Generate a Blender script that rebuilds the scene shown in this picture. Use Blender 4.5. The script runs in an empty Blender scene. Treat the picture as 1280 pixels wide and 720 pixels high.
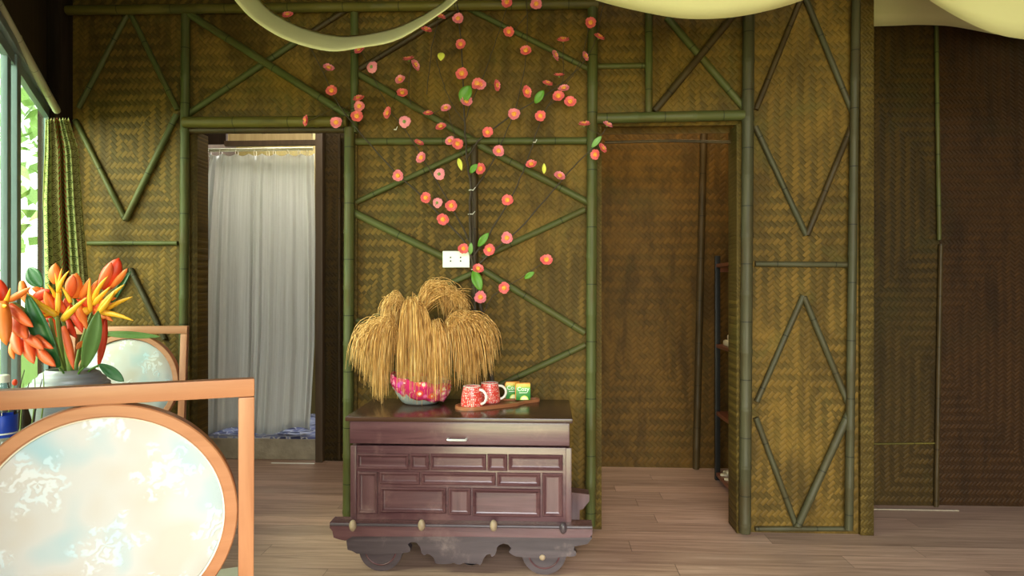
import bpy, bmesh, math, random
from mathutils import Vector, Matrix, Quaternion
R = math.radians
random.seed(7)
col = bpy.context.scene.collection

# ------------------------------------------------------------------ camera
F = 850.0
TH = R(3.0)
CAMZ = 1.2
cs, sn = math.cos(TH), math.sin(TH)


def P(px, py, Y):
    """photo pixel -> point on the plane at world Y"""
    u = (px - 640) / F
    d = Y / (cs + u * sn)
    return Vector((d * (u * cs - sn), Y, CAMZ - (py - 360) / F * d))


def PD(px, py, d):
    """photo pixel -> point at camera depth d"""
    u = (px - 640) / F
    return Vector((d * (u * cs - sn), d * (cs + u * sn), CAMZ - (py - 360) / F * d))


cam_d = bpy.data.cameras.new('camera')
cam_d.sensor_width = 36
cam_d.lens = F / 1280 * 36
cam = bpy.data.objects.new('camera', cam_d)
col.objects.link(cam)
cam.location = (0, 0, CAMZ)
cam.rotation_euler = (R(90), 0, TH)
bpy.context.scene.camera = cam


# ------------------------------------------------------------------ node helper
class Mat:
    def __init__(self, name, rough=0.6, spec=0.4):
        self.m = bpy.data.materials.new(name)
        self.m.use_nodes = True
        self.t = self.m.node_tree
        self.b = self.t.nodes['Principled BSDF']
        self.b.inputs['Roughness'].default_value = rough
        self.b.inputs['Specular IOR Level'].default_value = spec

    def n(self, typ, **kw):
        nd = self.t.nodes.new(typ)
        for k, v in kw.items():
            setattr(nd, k, v)
        return nd

    def put(self, sock, v):
        if isinstance(v, bpy.types.NodeSocket):
            self.t.links.new(v, sock)
        elif isinstance(v, (tuple, list)) and len(v) == 3 and sock.type == 'RGBA':
            sock.default_value = (*v, 1)
        else:
            sock.default_value = v

    def math(self, op, a, b=0.0, c=None, clamp=False):
        nd = self.n('ShaderNodeMath', operation=op, use_clamp=clamp)
        self.put(nd.inputs[0], a)
        self.put(nd.inputs[1], b)
        if c is not None:
            self.put(nd.inputs[2], c)
        return nd.outputs[0]

    def coord(self, kind='Object'):
        return self.n('ShaderNodeTexCoord').outputs[kind]

    def xyz(self, v=None):
        s = self.n('ShaderNodeSeparateXYZ')
        self.put(s.inputs[0], v if v is not None else self.coord())
        return s.outputs[0], s.outputs[1], s.outputs[2]

    def vec(self, x, y, z=0.0):
        c = self.n('ShaderNodeCombineXYZ')
        for i, v in enumerate((x, y, z)):
            self.put(c.inputs[i], v)
        return c.outputs[0]

    def noise(self, v, scale=5, detail=3, rough=0.55, scl=None, dist=0.0):
        if scl:
            mp = self.n('ShaderNodeMapping')
            self.put(mp.inputs[0], v)
            mp.inputs['Scale'].default_value = scl
            v = mp.outputs[0]
        nd = self.n('ShaderNodeTexNoise')
        self.put(nd.inputs['Vector'], v)
        nd.inputs['Scale'].default_value = scale
        nd.inputs['Detail'].default_value = detail
        nd.inputs['Roughness'].default_value = rough
        nd.inputs['Distortion'].default_value = dist
        return nd.outputs['Fac']

    def white(self, v):
        nd = self.n('ShaderNodeTexWhiteNoise')
        self.put(nd.inputs['Vector'], v)
        return nd.outputs['Value']

    def ramp(self, f, stops, interp='LINEAR'):
        nd = self.n('ShaderNodeValToRGB')
        nd.color_ramp.interpolation = interp
        el = nd.color_ramp.elements
        while len(el) < len(stops):
            el.new(0.5)
        for e, (p, c) in zip(el, stops):
            e.position = p
            e.color = (*c, 1) if len(c) == 3 else c
        self.put(nd.inputs[0], f)
        return nd.outputs[0]

    def mix(self, f, a, b, mode='MIX'):
        nd = self.n('ShaderNodeMix', data_type='RGBA', blend_type=mode)
        self.put(nd.inputs[0], f)
        self.put(nd.inputs[6], a)
        self.put(nd.inputs[7], b)
        return nd.outputs[2]

    def sstep(self, v, a, b):
        nd = self.n('ShaderNodeMapRange', interpolation_type='SMOOTHSTEP')
        self.put(nd.inputs[0], v)
        nd.inputs[1].default_value = a
        nd.inputs[2].default_value = b
        return nd.outputs[0]

    def col(self, c):
        self.put(self.b.inputs['Base Color'], c)
        return self

    def bump(self, h, dist=0.01, strength=1.0):
        nd = self.n('ShaderNodeBump')
        nd.inputs['Distance'].default_value = dist
        nd.inputs['Strength'].default_value = strength
        self.put(nd.inputs['Height'], h)
        self.t.links.new(nd.outputs[0], self.b.inputs['Normal'])
        return self


def plain(name, c, rough=0.5, var=0.12, scale=12, spec=0.4, metal=0.0, bump=0.0, stretch=(1, 1, 1)):
    m = Mat(name, rough, spec)
    f = m.noise(m.coord(), scale, 4, scl=stretch)
    m.col(m.mix(f, tuple(x * (1 - var) for x in c), tuple(min(1, x * (1 + var)) for x in c)))
    m.b.inputs['Metallic'].default_value = metal
    if bump:
        m.bump(f, bump)
    return m.m


def translucent(mat, amount, c):
    t = mat.t
    tr = t.nodes.new('ShaderNodeBsdfTranslucent')
    mat.put(tr.inputs[0], c)
    mx = t.nodes.new('ShaderNodeMixShader')
    mx.inputs[0].default_value = amount
    out = t.nodes['Material Output']
    t.links.new(mat.b.outputs[0], mx.inputs[1])
    t.links.new(tr.outputs[0], mx.inputs[2])
    t.links.new(mx.outputs[0], out.inputs[0])


def woven(name, ca, cb, axis='X', strip=0.022, tile=0.62, dirt=(0.030, 0.018, 0.0045), gold=0.8):
    """bamboo matting: 2/2 twill of strips laid at 45 degrees, the twill turning in concentric squares"""
    m = Mat(name, 0.62, 0.18)
    x, y, z = m.xyz()
    if axis == 'Y':
        x = y
    nz = m.noise(m.coord(), 3.0, 2)
    wob = m.math('MULTIPLY', m.math('SUBTRACT', nz, 0.5), 0.03)
    xx = m.math('ADD', x, wob)
    zz = m.math('ADD', z, m.math('MULTIPLY', wob, 0.7))
    k = 1 / (strip * math.sqrt(2))
    u = m.math('MULTIPLY', m.math('ADD', xx, zz), k)
    v = m.math('MULTIPLY', m.math('SUBTRACT', xx, zz), k)
    i, j = m.math('FLOOR', u), m.math('FLOOR', v)
    fu, fv = m.math('FRACT', u), m.math('FRACT', v)
    ma = m.math('LESS_THAN', m.math('FLOORED_MODULO', m.math('ADD', i, j), 4.0), 2.0)
    mb = m.math('LESS_THAN', m.math('FLOORED_MODULO', m.math('SUBTRACT', i, j), 4.0), 2.0)
    lx = m.math('ABSOLUTE', m.math('SUBTRACT', m.math('FRACT', m.math('DIVIDE', x, tile)), 0.5))
    lz = m.math('ABSOLUTE', m.math('SUBTRACT', m.math('FRACT', m.math('DIVIDE', z, tile * 1.25)), 0.5))
    sel = m.math('GREATER_THAN', lx, lz)
    # over: 1 = strip i on top, 0 = strip j on top
    over = m.math('ADD', m.math('MULTIPLY', sel, ma), m.math('MULTIPLY', m.math('SUBTRACT', 1.0, sel), mb))
    inv = m.math('SUBTRACT', 1.0, over)
    cross = m.math('ADD', m.math('MULTIPLY', over, fu), m.math('MULTIPLY', inv, fv))
    along = m.math('ADD', m.math('MULTIPLY', over, v), m.math('MULTIPLY', inv, u))
    arch = m.math('SINE', m.math('MULTIPLY', cross, math.pi))
    arch = m.math('POWER', arch, 0.55)
    sid = m.vec(m.math('MULTIPLY', over, i), m.math('MULTIPLY', inv, j), over)
    sid2 = m.vec(m.math('MULTIPLY', over, i), m.math('MULTIPLY', inv, j), m.math('FLOOR', m.math('MULTIPLY', along, 0.25)))
    rnd = m.math('ADD', m.math('MULTIPLY', m.white(sid), 0.5), m.math('MULTIPLY', m.white(sid2), 0.5))
    fib = m.noise(m.vec(m.math('MULTIPLY', cross, 6.0), m.math('MULTIPLY', along, 0.5), rnd), 3.0, 2)
    fade0 = m.math('MULTIPLY', m.sstep(m.noise(m.coord(), 1.3, 4, 0.6), 0.42, 0.62), 0.45)
    base = m.mix(fade0, m.mix(over, ca, cb), tuple((a + b) / 2 for a, b in zip(ca, cb)))  # differing sheen of the two strip directions is put into their colours
    val = m.math('ADD', 0.80, m.math('ADD', m.math('MULTIPLY', rnd, 0.40), m.math('MULTIPLY', m.math('SUBTRACT', fib, 0.5), 0.45)))
    hsv = m.n('ShaderNodeHueSaturation')
    m.put(hsv.inputs['Value'], val)
    m.put(hsv.inputs['Color'], base)
    big = m.noise(m.coord(), 1.9, 6, 0.7)
    c = m.mix(m.math('MULTIPLY', m.sstep(big, 0.45, 0.72), gold), hsv.outputs[0], tuple(min(1, q * 1.45) for q in (ca[0], ca[1] * 0.98, ca[2] * 0.9)))
    c = m.mix(m.math('MULTIPLY', m.sstep(m.noise(m.coord(), 4.5, 6, 0.7), 0.5, 0.75), 0.55), c, dirt)
    streak = m.noise(m.vec(m.math('MULTIPLY', x, 7.0), y, m.math('MULTIPLY', z, 1.6)), 1.3, 5, 0.65)
    c = m.mix(m.math('MULTIPLY', m.sstep(streak, 0.46, 0.66), 0.7), c, tuple(q * 0.40 for q in ca))
    moss = m.noise(m.coord(), 2.6, 5, 0.7, dist=1.0)
    c = m.mix(m.math('MULTIPLY', m.sstep(moss, 0.52, 0.72), 0.45), c, (ca[0] * 0.55, ca[1] * 0.85, ca[2] * 1.0))
    gap = m.sstep(arch, 0.2, 0.6)
    fade = m.math('MULTIPLY', m.sstep(m.noise(m.coord(), 1.3, 4, 0.6), 0.42, 0.62), 0.6)
    gap = m.math('ADD', gap, m.math('MULTIPLY', fade, m.math('SUBTRACT', 1.0, gap)))
    c = m.mix(m.math('ADD', 0.68, m.math('MULTIPLY', gap, 0.32)), tuple(q * 0.5 for q in dirt), c)
    m.col(c)
    m.bump(m.math('ADD', arch, m.math('MULTIPLY', fib, 0.25)), 0.0022, 0.9)
    return m.m


def bamboo(name, c1, c2, c3):
    """pole along local z; nodes every 0.28 m"""
    m = Mat(name, 0.5, 0.25)
    oi = m.n('ShaderNodeObjectInfo')
    x, y, z = m.xyz()
    off = m.math('MULTIPLY', oi.outputs['Random'], 7.0)
    st = m.noise(m.vec(m.math('MULTIPLY', x, 60.0), m.math('MULTIPLY', y, 60.0), m.math('ADD', m.math('MULTIPLY', z, 2.2), off)), 1.0, 4, 0.6)
    blot = m.noise(m.vec(m.math('MULTIPLY', x, 6.0), m.math('MULTIPLY', y, 6.0), m.math('ADD', m.math('MULTIPLY', z, 2.0), off)), 1.5, 4, 0.6)
    c = m.ramp(st, [(0.3, c1), (0.7, c2)])
    c = m.mix(m.sstep(blot, 0.45, 0.7), c, c3)
    d = m.math('ABSOLUTE', m.math('SUBTRACT', m.math('FRACT', m.math('DIVIDE', z, 0.28)), 0.5))
    ring = m.sstep(d, 0.485, 0.499)
    c = m.mix(ring, c, tuple(q * 0.35 for q in c1))
    m.col(c)
    m.bump(st, 0.002, 0.6)
    return m.m


def wood(name, c1, c2, axis=0, rough=0.35, scale=1.0, spec=0.45, worn=None):
    m = Mat(name, rough, spec)
    s = [26, 26, 26]
    s[axis] = 1.8
    f = m.noise(m.coord(), scale, 6, 0.6, scl=tuple(s), dist=0.6)
    c = m.ramp(f, [(0.3, c1), (0.68, c2)])
    if worn:
        w = m.sstep(m.noise(m.coord(), 5, 6, 0.7), 0.52, 0.72)
        c = m.mix(m.math('MULTIPLY', w, 0.6), c, worn)
    m.col(c)
    m.bump(f, 0.0015, 0.5)
    return m.m


# ------------------------------------------------------------------ materials
M = {}
M['weave'] = woven('bamboo_matting', (0.148, 0.084, 0.0145), (0.077, 0.048, 0.0092), strip=0.0205)
M['weave_side'] = woven('bamboo_matting_side', (0.148, 0.084, 0.0145), (0.077, 0.048, 0.0092), axis='Y')
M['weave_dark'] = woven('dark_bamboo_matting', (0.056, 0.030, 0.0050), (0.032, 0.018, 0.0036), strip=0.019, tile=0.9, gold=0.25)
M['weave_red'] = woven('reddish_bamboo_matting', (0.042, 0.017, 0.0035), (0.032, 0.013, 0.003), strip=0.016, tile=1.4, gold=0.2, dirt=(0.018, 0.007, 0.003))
M['weave_closet'] = woven('closet_bamboo_matting', (0.115, 0.056, 0.009), (0.080, 0.042, 0.0075), strip=0.026, tile=1.3, gold=0.45)
M['weave_edge'] = woven('edge_bamboo_matting', (0.115, 0.072, 0.014), (0.075, 0.047, 0.010), strip=0.014, tile=3.0, gold=0.3)
M['bamboo_green'] = bamboo('weathered_green_bamboo', (0.046, 0.056, 0.013), (0.100, 0.104, 0.032), (0.080, 0.060, 0.014))
M['bamboo_grey'] = bamboo('grey_bamboo', (0.038, 0.036, 0.017), (0.082, 0.072, 0.036), (0.058, 0.040, 0.016))
M['bamboo_yellow'] = bamboo('yellow_bamboo', (0.085, 0.066, 0.010), (0.135, 0.105, 0.020), (0.060, 0.055, 0.014))
M['bamboo_brown'] = bamboo('brown_bamboo', (0.044, 0.027, 0.009), (0.072, 0.044, 0.015), (0.030, 0.019, 0.008))
M['bamboo_pale'] = bamboo('pale_bamboo', (0.50, 0.50, 0.34), (0.62, 0.62, 0.44), (0.42, 0.44, 0.28))
M['dark_wood'] = wood('dark_timber', (0.018, 0.011, 0.007), (0.04, 0.024, 0.014), axis=2, rough=0.8, spec=0.15)
M['mid_wood'] = wood('jamb_timber', (0.06, 0.036, 0.018), (0.10, 0.062, 0.032), axis=2, rough=0.6)
M['tan_boards'] = wood('tan_boards', (0.42, 0.30, 0.13), (0.55, 0.42, 0.20), axis=2, rough=0.6)
M['yellow_boards'] = wood('yellow_boards', (0.11, 0.078, 0.014), (0.17, 0.12, 0.022), axis=2, rough=0.6)
M['chest'] = wood('aged_purple_brown_wood', (0.062, 0.023, 0.028), (0.135, 0.060, 0.064), axis=0, rough=0.27, spec=0.6, worn=(0.19, 0.10, 0.095))
M['chest_v'] = wood('aged_purple_brown_wood_upright', (0.066, 0.026, 0.031), (0.142, 0.065, 0.069), axis=2, rough=0.3, spec=0.6, worn=(0.19, 0.11, 0.10))
M['chest_grey'] = wood('worn_grey_brown_wood', (0.038, 0.025, 0.031), (0.085, 0.060, 0.068), axis=0, rough=0.38, worn=(0.27, 0.20, 0.19))
M['chest_top'] = wood('dark_polished_top', (0.035, 0.016, 0.010), (0.075, 0.034, 0.021), axis=0, rough=0.22)
M['peg'] = plain('worn_peg_wood', (0.32, 0.23, 0.15), 0.5, 0.4, 60)
M['metal'] = plain('brushed_metal', (0.75, 0.75, 0.73), 0.3, 0.05, metal=0.4)
M['teak'] = wood('orange_teak', (0.36, 0.138, 0.058), (0.46, 0.198, 0.092), axis=0, rough=0.4)
M['teak_v'] = wood('orange_teak_upright', (0.36, 0.138, 0.058), (0.46, 0.198, 0.092), axis=2, rough=0.4)
M['table_wood'] = wood('brown_table_wood', (0.16, 0.075, 0.035), (0.24, 0.12, 0.06), axis=0, rough=0.35)
M['shelf_wood'] = wood('reddish_shelf_wood', (0.15, 0.045, 0.022), (0.24, 0.08, 0.04), axis=1, rough=0.35)
M['black'] = plain('black_paint', (0.012, 0.012, 0.012), 0.4)
M['tray'] = wood('tray_wood', (0.30, 0.10, 0.04), (0.42, 0.16, 0.065), axis=0, rough=0.35)
M['white_plastic'] = plain('white_plastic', (0.85, 0.86, 0.78), 0.35, 0.03)
M['white_ceramic'] = plain('white_ceramic', (0.85, 0.78, 0.70), 0.25, 0.04, spec=0.5)
M['concrete'] = plain('rough_concrete', (0.34, 0.29, 0.21), 0.9, 0.5, 9, bump=0.02)
M['vase'] = plain('silver_grey_glaze', (0.34, 0.355, 0.38), 0.4, 0.15, 30, stretch=(1, 1, 8), metal=0.25)
M['bowl'] = plain('grey_bowl_glaze', (0.30, 0.32, 0.31), 0.5, 0.25, 20)
M['bark'] = plain('twig_bark', (0.055, 0.038, 0.024), 0.8, 0.5, 120, bump=0.002)
M['stem_green'] = plain('green_stem', (0.22, 0.30, 0.07), 0.5, 0.25, 20)
M['petal'] = plain('coral_petal', (0.84, 0.17, 0.175), 0.55, 0.2, 90)
M['petal_pink'] = plain('pink_petal', (0.86, 0.25, 0.30), 0.55, 0.2, 90)
M['stamen'] = plain('orange_stamen', (0.95, 0.42, 0.06), 0.6, 0.2, 200)
M['bud'] = plain('yellow_green_bud', (0.75, 0.74, 0.10), 0.6, 0.15, 100)
M['leaf'] = plain('fresh_leaf', (0.10, 0.25, 0.02), 0.45, 0.25, 30)
M['leaf_dark'] = plain('dark_leaf', (0.022, 0.11, 0.025), 0.35, 0.25, 18)
M['leaf_pale'] = plain('pale_leaf', (0.17, 0.33, 0.08), 0.4, 0.25, 18)
M['red'] = plain('red_bract', (0.78, 0.055, 0.015), 0.4, 0.2, 25)
M['orange'] = plain('orange_bract', (0.90, 0.20, 0.03), 0.4, 0.2, 25)
M['coral'] = plain('coral_bract', (0.88, 0.13, 0.035), 0.4, 0.2, 25)
M['yellow'] = plain('yellow_orange_sepal', (0.93, 0.44, 0.02), 0.4, 0.15, 25)
M['ring'] = plain('tie_plastic', (0.8, 0.78, 0.7), 0.4)
M['frame_blue'] = plain('blue_grey_window_paint', (0.22, 0.30, 0.31), 0.4, 0.1)
M['thatch'] = plain('thatch', (0.06, 0.04, 0.02), 0.9, 0.5, 40, bump=0.02)
M['wall_dark'] = wood('dark_board_wall', (0.028, 0.017, 0.009), (0.06, 0.036, 0.018), axis=2, rough=0.7)
M['towel'] = plain('cream_cloth', (0.75, 0.66, 0.45), 0.9, 0.1, 40, bump=0.004)
M['grass'] = plain('lawn_green', (0.20, 0.32, 0.06), 0.9, 0.4, 20)
M['hedge'] = plain('hedge_leaf', (0.42, 0.62, 0.22), 0.5, 0.4, 6)


def mk_broom():
    m = Mat('golden_broom_straw', 0.6, 0.35)
    x, y, z = m.xyz()
    f = m.noise(m.coord(), 1.0, 2, scl=(130, 130, 6))
    m.col(m.ramp(f, [(0.32, (0.28, 0.115, 0.022)), (0.5, (0.70, 0.37, 0.10)), (0.68, (0.95, 0.63, 0.27))]))
    return m.m


M['broom'] = mk_broom()


def mk_floor():
    m = Mat('wood_plank_floor', 0.34, 0.55)
    x, y, z = m.xyz()
    row = m.math('FLOOR', m.math('DIVIDE', y, 0.13))
    off = m.math('MULTIPLY', m.white(m.vec(row, 0.0, 3.0)), 1.3)
    bx = m.math('DIVIDE', m.math('ADD', x, off), 1.3)
    brd = m.math('FLOOR', bx)
    rnd = m.white(m.vec(row, brd, 1.0))
    g = m.noise(m.vec(m.math('MULTIPLY', x, 1.3), m.math('MULTIPLY', y, 22.0), m.math('MULTIPLY', rnd, 30.0)), 1.6, 6, 0.62, dist=0.8)
    c = m.ramp(g, [(0.28, (0.29, 0.172, 0.122)), (0.55, (0.50, 0.318, 0.232)), (0.75, (0.62, 0.42, 0.32))])
    hsv = m.n('ShaderNodeHueSaturation')
    m.put(hsv.inputs['Value'], m.math('ADD', 0.8, m.math('MULTIPLY', rnd, 0.4)))
    m.put(hsv.inputs['Color'], c)
    fy = m.math('ABSOLUTE', m.math('SUBTRACT', m.math('FRACT', m.math('DIVIDE', y, 0.13)), 0.5))
    fx = m.math('ABSOLUTE', m.math('SUBTRACT', m.math('FRACT', bx), 0.5))
    seam = m.math('MAXIMUM', m.sstep(fy, 0.485, 0.498), m.sstep(fx, 0.4985, 0.4995))
    m.col(m.mix(m.math('MULTIPLY', seam, 0.6), hsv.outputs[0], (0.05, 0.03, 0.02)))
    m.bump(m.math('SUBTRACT', m.math('MULTIPLY', g, 0.3), seam), 0.002, 0.6)
    return m.m


M['floor'] = mk_floor()


def mk_cloth(name, c, trans, tint, amt=0.4):
    m = Mat(name, 0.9, 0.1)
    f = m.noise(m.coord(), 5, 4)
    m.col(m.mix(f, tuple(q * 0.93 for q in c), c))
    m.bump(m.noise(m.coord(), 9, 4), 0.012, 0.35)
    translucent(m, amt, tint)
    return m.m


M['drape'] = mk_cloth('cream_ceiling_cloth', (0.84, 0.79, 0.43), 0, (0.80, 0.74, 0.38), 0.35)


def mk_white_curtain():
    m = Mat('white_striped_voile', 0.9, 0.1)
    u, v, _ = m.xyz(m.coord('UV'))
    f = m.noise(m.vec(m.math('MULTIPLY', u, 150.0), m.math('MULTIPLY', v, 1.5), 0.0), 1.0, 3, 0.7)
    m.col(m.ramp(f, [(0.35, (0.68, 0.68, 0.64)), (0.6, (0.90, 0.90, 0.88))]))
    g = m.noise(m.vec(m.math('MULTIPLY', u, 22.0), m.math('MULTIPLY', v, 16.0), 0.0), 1.0, 4, 0.6)
    m.bump(g, 0.012, 0.5)
    translucent(m, 0.35, (0.8, 0.8, 0.72))
    return m.m


M['white_curtain'] = mk_white_curtain()


def mk_pattern():
    m = Mat('green_gold_ethnic_cloth', 0.85, 0.15)
    uv = m.coord('UV')
    u, v, _ = m.xyz(uv)
    band = m.math('FLOORED_MODULO', m.math('FLOOR', m.math('MULTIPLY', u, 5.0)), 3.0)
    fu = m.math('SUBTRACT', m.math('FRACT', m.math('MULTIPLY', u, 5.0)), 0.5)
    fv = m.math('SUBTRACT', m.math('FRACT', m.math('MULTIPLY', v, 24.0)), 0.5)
    r = m.math('ADD', m.math('ABSOLUTE', fu), m.math('ABSOLUTE', fv))
    dia = m.math('GREATER_THAN', m.math('ABSOLUTE', m.math('SUBTRACT', m.math('ABSOLUTE', m.math('SUBTRACT', r, 0.30)), 0.12)), 0.055)
    c0 = m.mix(dia, (0.07, 0.11, 0.03), (0.50, 0.53, 0.21))
    c1 = m.mix(dia, (0.12, 0.10, 0.03), (0.46, 0.42, 0.17))
    zig = m.math('GREATER_THAN', m.math('FRACT', m.math('ADD', m.math('MULTIPLY', v, 40.0), m.math('ABSOLUTE', m.math('MULTIPLY', fu, 2.0)))), 0.55)
    c2 = m.mix(zig, (0.28, 0.05, 0.02), (0.20, 0.30, 0.07))
    c = m.mix(m.math('GREATER_THAN', band, 0.5), c0, c1)
    c = m.mix(m.math('GREATER_THAN', band, 1.5), c, c2)
    m.col(c)
    translucent(m, 0.4, c)
    return m.m


M['pattern'] = mk_pattern()


def mk_damask():
    m = Mat('pale_damask_upholstery', 0.75, 0.25)
    x, y, z = m.xyz()
    A = 0.21
    wn = m.noise(m.coord(), 22, 3)
    row = m.math('FLOOR', m.math('DIVIDE', z, A * 0.62))
    xs = m.math('ADD', x, m.math('MULTIPLY', m.math('FLOORED_MODULO', row, 2.0), A / 2))
    lx = m.math('SUBTRACT', m.math('MULTIPLY', m.math('FRACT', m.math('DIVIDE', xs, A)), A), A / 2)
    lz = m.math('SUBTRACT', m.math('MULTIPLY', m.math('FRACT', m.math('DIVIDE', z, A * 0.62)), A * 0.62), A * 0.31)
    rr = m.math('SQRT', m.math('ADD', m.math('MULTIPLY', lx, lx), m.math('MULTIPLY', lz, lz)))
    an = m.math('ARCTAN2', lz, m.math('ABSOLUTE', lx))
    pet = m.math('ADD', 0.046, m.math('MULTIPLY', m.math('COSINE', m.math('MULTIPLY', an, 6.0)), 0.016))
    pet = m.math('ADD', pet, m.math('MULTIPLY', m.math('SUBTRACT', wn, 0.5), 0.10))
    inside = m.sstep(m.math('SUBTRACT', pet, rr), -0.006, 0.008)
    sw = m.math('SINE', m.math('ADD', m.math('MULTIPLY', rr, 240.0), m.math('ADD', m.math('MULTIPLY', an, 4.0), m.math('MULTIPLY', wn, 34.0))))
    motif = m.math('MULTIPLY', inside, m.sstep(sw, -0.9, 0.6))
    big = m.noise(m.coord(), 6.5, 2, 0.5)
    ground = m.ramp(big, [(0.40, (0.53, 0.48, 0.44)), (0.54, (0.54, 0.53, 0.53)), (0.68, (0.34, 0.49, 0.55))])
    leafc = m.mix(m.sstep(big, 0.42, 0.62), (0.70, 0.70, 0.71), (0.50, 0.64, 0.71))
    m.col(m.mix(m.math('MULTIPLY', motif, 0.85), ground, leafc))
    m.bump(m.math('ADD', motif, m.math('MULTIPLY', m.noise(m.coord(), 300, 1), 0.2)), 0.0015, 0.5)
    return m.m


M['damask'] = mk_damask()


def mk_cup():
    m = Mat('red_glaze_white_dots', 0.3, 0.5)
    x, y, z = m.xyz()
    u = m.math('DIVIDE', m.math('ARCTAN2', y, x), 2 * math.pi)
    v = m.math('DIVIDE', z, 0.092)
    vo = m.n('ShaderNodeTexVoronoi')
    vo.inputs['Scale'].default_value = 1.0
    vo.inputs['Randomness'].default_value = 0.45
    m.put(vo.inputs['Vector'], m.vec(m.math('MULTIPLY', u, 36.0), m.math('MULTIPLY', v, 12.0)))
    dot = m.math('LESS_THAN', vo.outputs['Distance'], 0.30)
    m.col(m.mix(dot, (0.66, 0.045, 0.03), (0.85, 0.72, 0.66)))
    return m.m


M['cup'] = mk_cup()


def mk_floral():
    m = Mat('pink_floral_wrap', 0.75, 0.2)
    vo = m.n('ShaderNodeTexVoronoi')
    vo.inputs['Scale'].default_value = 26
    m.put(vo.inputs['Vector'], m.coord())
    vo2 = m.n('ShaderNodeTexVoronoi')
    vo2.inputs['Scale'].default_value = 42
    m.put(vo2.inputs['Vector'], m.coord())
    c = m.ramp(m.white(vo.outputs['Color']), [(0.0, (0.75, 0.04, 0.20)), (0.35, (0.82, 0.16, 0.36)), (0.6, (0.62, 0.05, 0.45)), (0.85, (0.80, 0.10, 0.05))], 'CONSTANT')
    pet = m.sstep(vo.outputs['Distance'], 0.50, 0.36)
    c = m.mix(pet, (0.55, 0.02, 0.12), c)
    c = m.mix(m.sstep(vo.outputs['Distance'], 0.26, 0.16), c, (0.9, 0.80, 0.62))
    c = m.mix(m.math('LESS_THAN', vo2.outputs['Distance'], 0.16), c, (0.88, 0.70, 0.72))
    m.col(c)
    return m.m


M['floral'] = mk_floral()


def mk_mosaic():
    m = Mat('blue_mosaic_tiles', 0.3, 0.5)
    vo = m.n('ShaderNodeTexVoronoi')
    vo.inputs['Scale'].default_value = 16
    m.put(vo.inputs['Vector'], m.coord())
    vd = m.n('ShaderNodeTexVoronoi', feature='DISTANCE_TO_EDGE')
    vd.inputs['Scale'].default_value = 16
    m.put(vd.inputs['Vector'], m.coord())
    c = m.ramp(m.white(vo.outputs['Color']), [(0.0, (0.03, 0.04, 0.12)), (0.3, (0.22, 0.25, 0.42)), (0.6, (0.40, 0.43, 0.58)), (0.8, (0.12, 0.14, 0.30))], 'CONSTANT')
    m.col(m.mix(m.sstep(vd.outputs['Distance'], 0.03, 0.08), (0.5, 0.5, 0.52), c))
    return m.m


M['mosaic'] = mk_mosaic()


def mk_tea():
    m = Mat('green_tea_packet_print', 0.35, 0.4)
    x, y, z = m.xyz(m.coord('Generated'))
    c = m.ramp(z, [(0.0, (0.02, 0.17, 0.02)), (0.5, (0.03, 0.24, 0.04)), (0.72, (0.10, 0.42, 0.05)), (0.9, (0.75, 0.45, 0.03))])
    m.col(c)
    return m.m


M['tea'] = mk_tea()
M['tea_orange'] = plain('orange_card', (0.75, 0.25, 0.02), 0.4, 0.1)
M['lime'] = plain('lime_print', (0.62, 0.72, 0.10), 0.4, 0.1)
M['lime_pale'] = plain('pale_lime_print', (0.80, 0.84, 0.45), 0.4, 0.1)
M['letter'] = plain('white_print', (0.85, 0.88, 0.82), 0.4, 0.02)
M['hole'] = plain('socket_hole', (0.015, 0.015, 0.015), 0.6, 0.0)
M['seed'] = plain('cream_cloth_seat', (0.78, 0.72, 0.62), 0.8, 0.06)
M['label_blue'] = plain('blue_label', (0.02, 0.07, 0.55), 0.35, 0.1)


def mk_glass(name, tint, rough, refl):
    m = bpy.data.materials.new(name)
    m.use_nodes = True
    t = m.node_tree
    t.nodes.remove(t.nodes['Principled BSDF'])
    tr = t.nodes.new('ShaderNodeBsdfTransparent')
    tr.inputs[0].default_value = (*tint, 1)
    gl = t.nodes.new('ShaderNodeBsdfGlossy')
    gl.inputs['Roughness'].default_value = rough
    fr = t.nodes.new('ShaderNodeFresnel')
    fr.inputs[0].default_value = 1.4
    mx = t.nodes.new('ShaderNodeMixShader')
    mu = t.nodes.new('ShaderNodeMath')
    mu.operation = 'MULTIPLY'
    mu.inputs[1].default_value = refl
    t.links.new(fr.outputs[0], mu.inputs[0])
    t.links.new(mu.outputs[0], mx.inputs[0])
    t.links.new(tr.outputs[0], mx.inputs[1])
    t.links.new(gl.outputs[0], mx.inputs[2])
    t.links.new(mx.outputs[0], t.nodes['Material Output'].inputs[0])
    return m


M['glass'] = mk_glass('window_glass', (0.95, 0.99, 0.94), 0.02, 0.3)
M['bottle'] = mk_glass('clear_bottle_plastic', (0.80, 0.88, 0.92), 0.08, 1.5)


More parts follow.
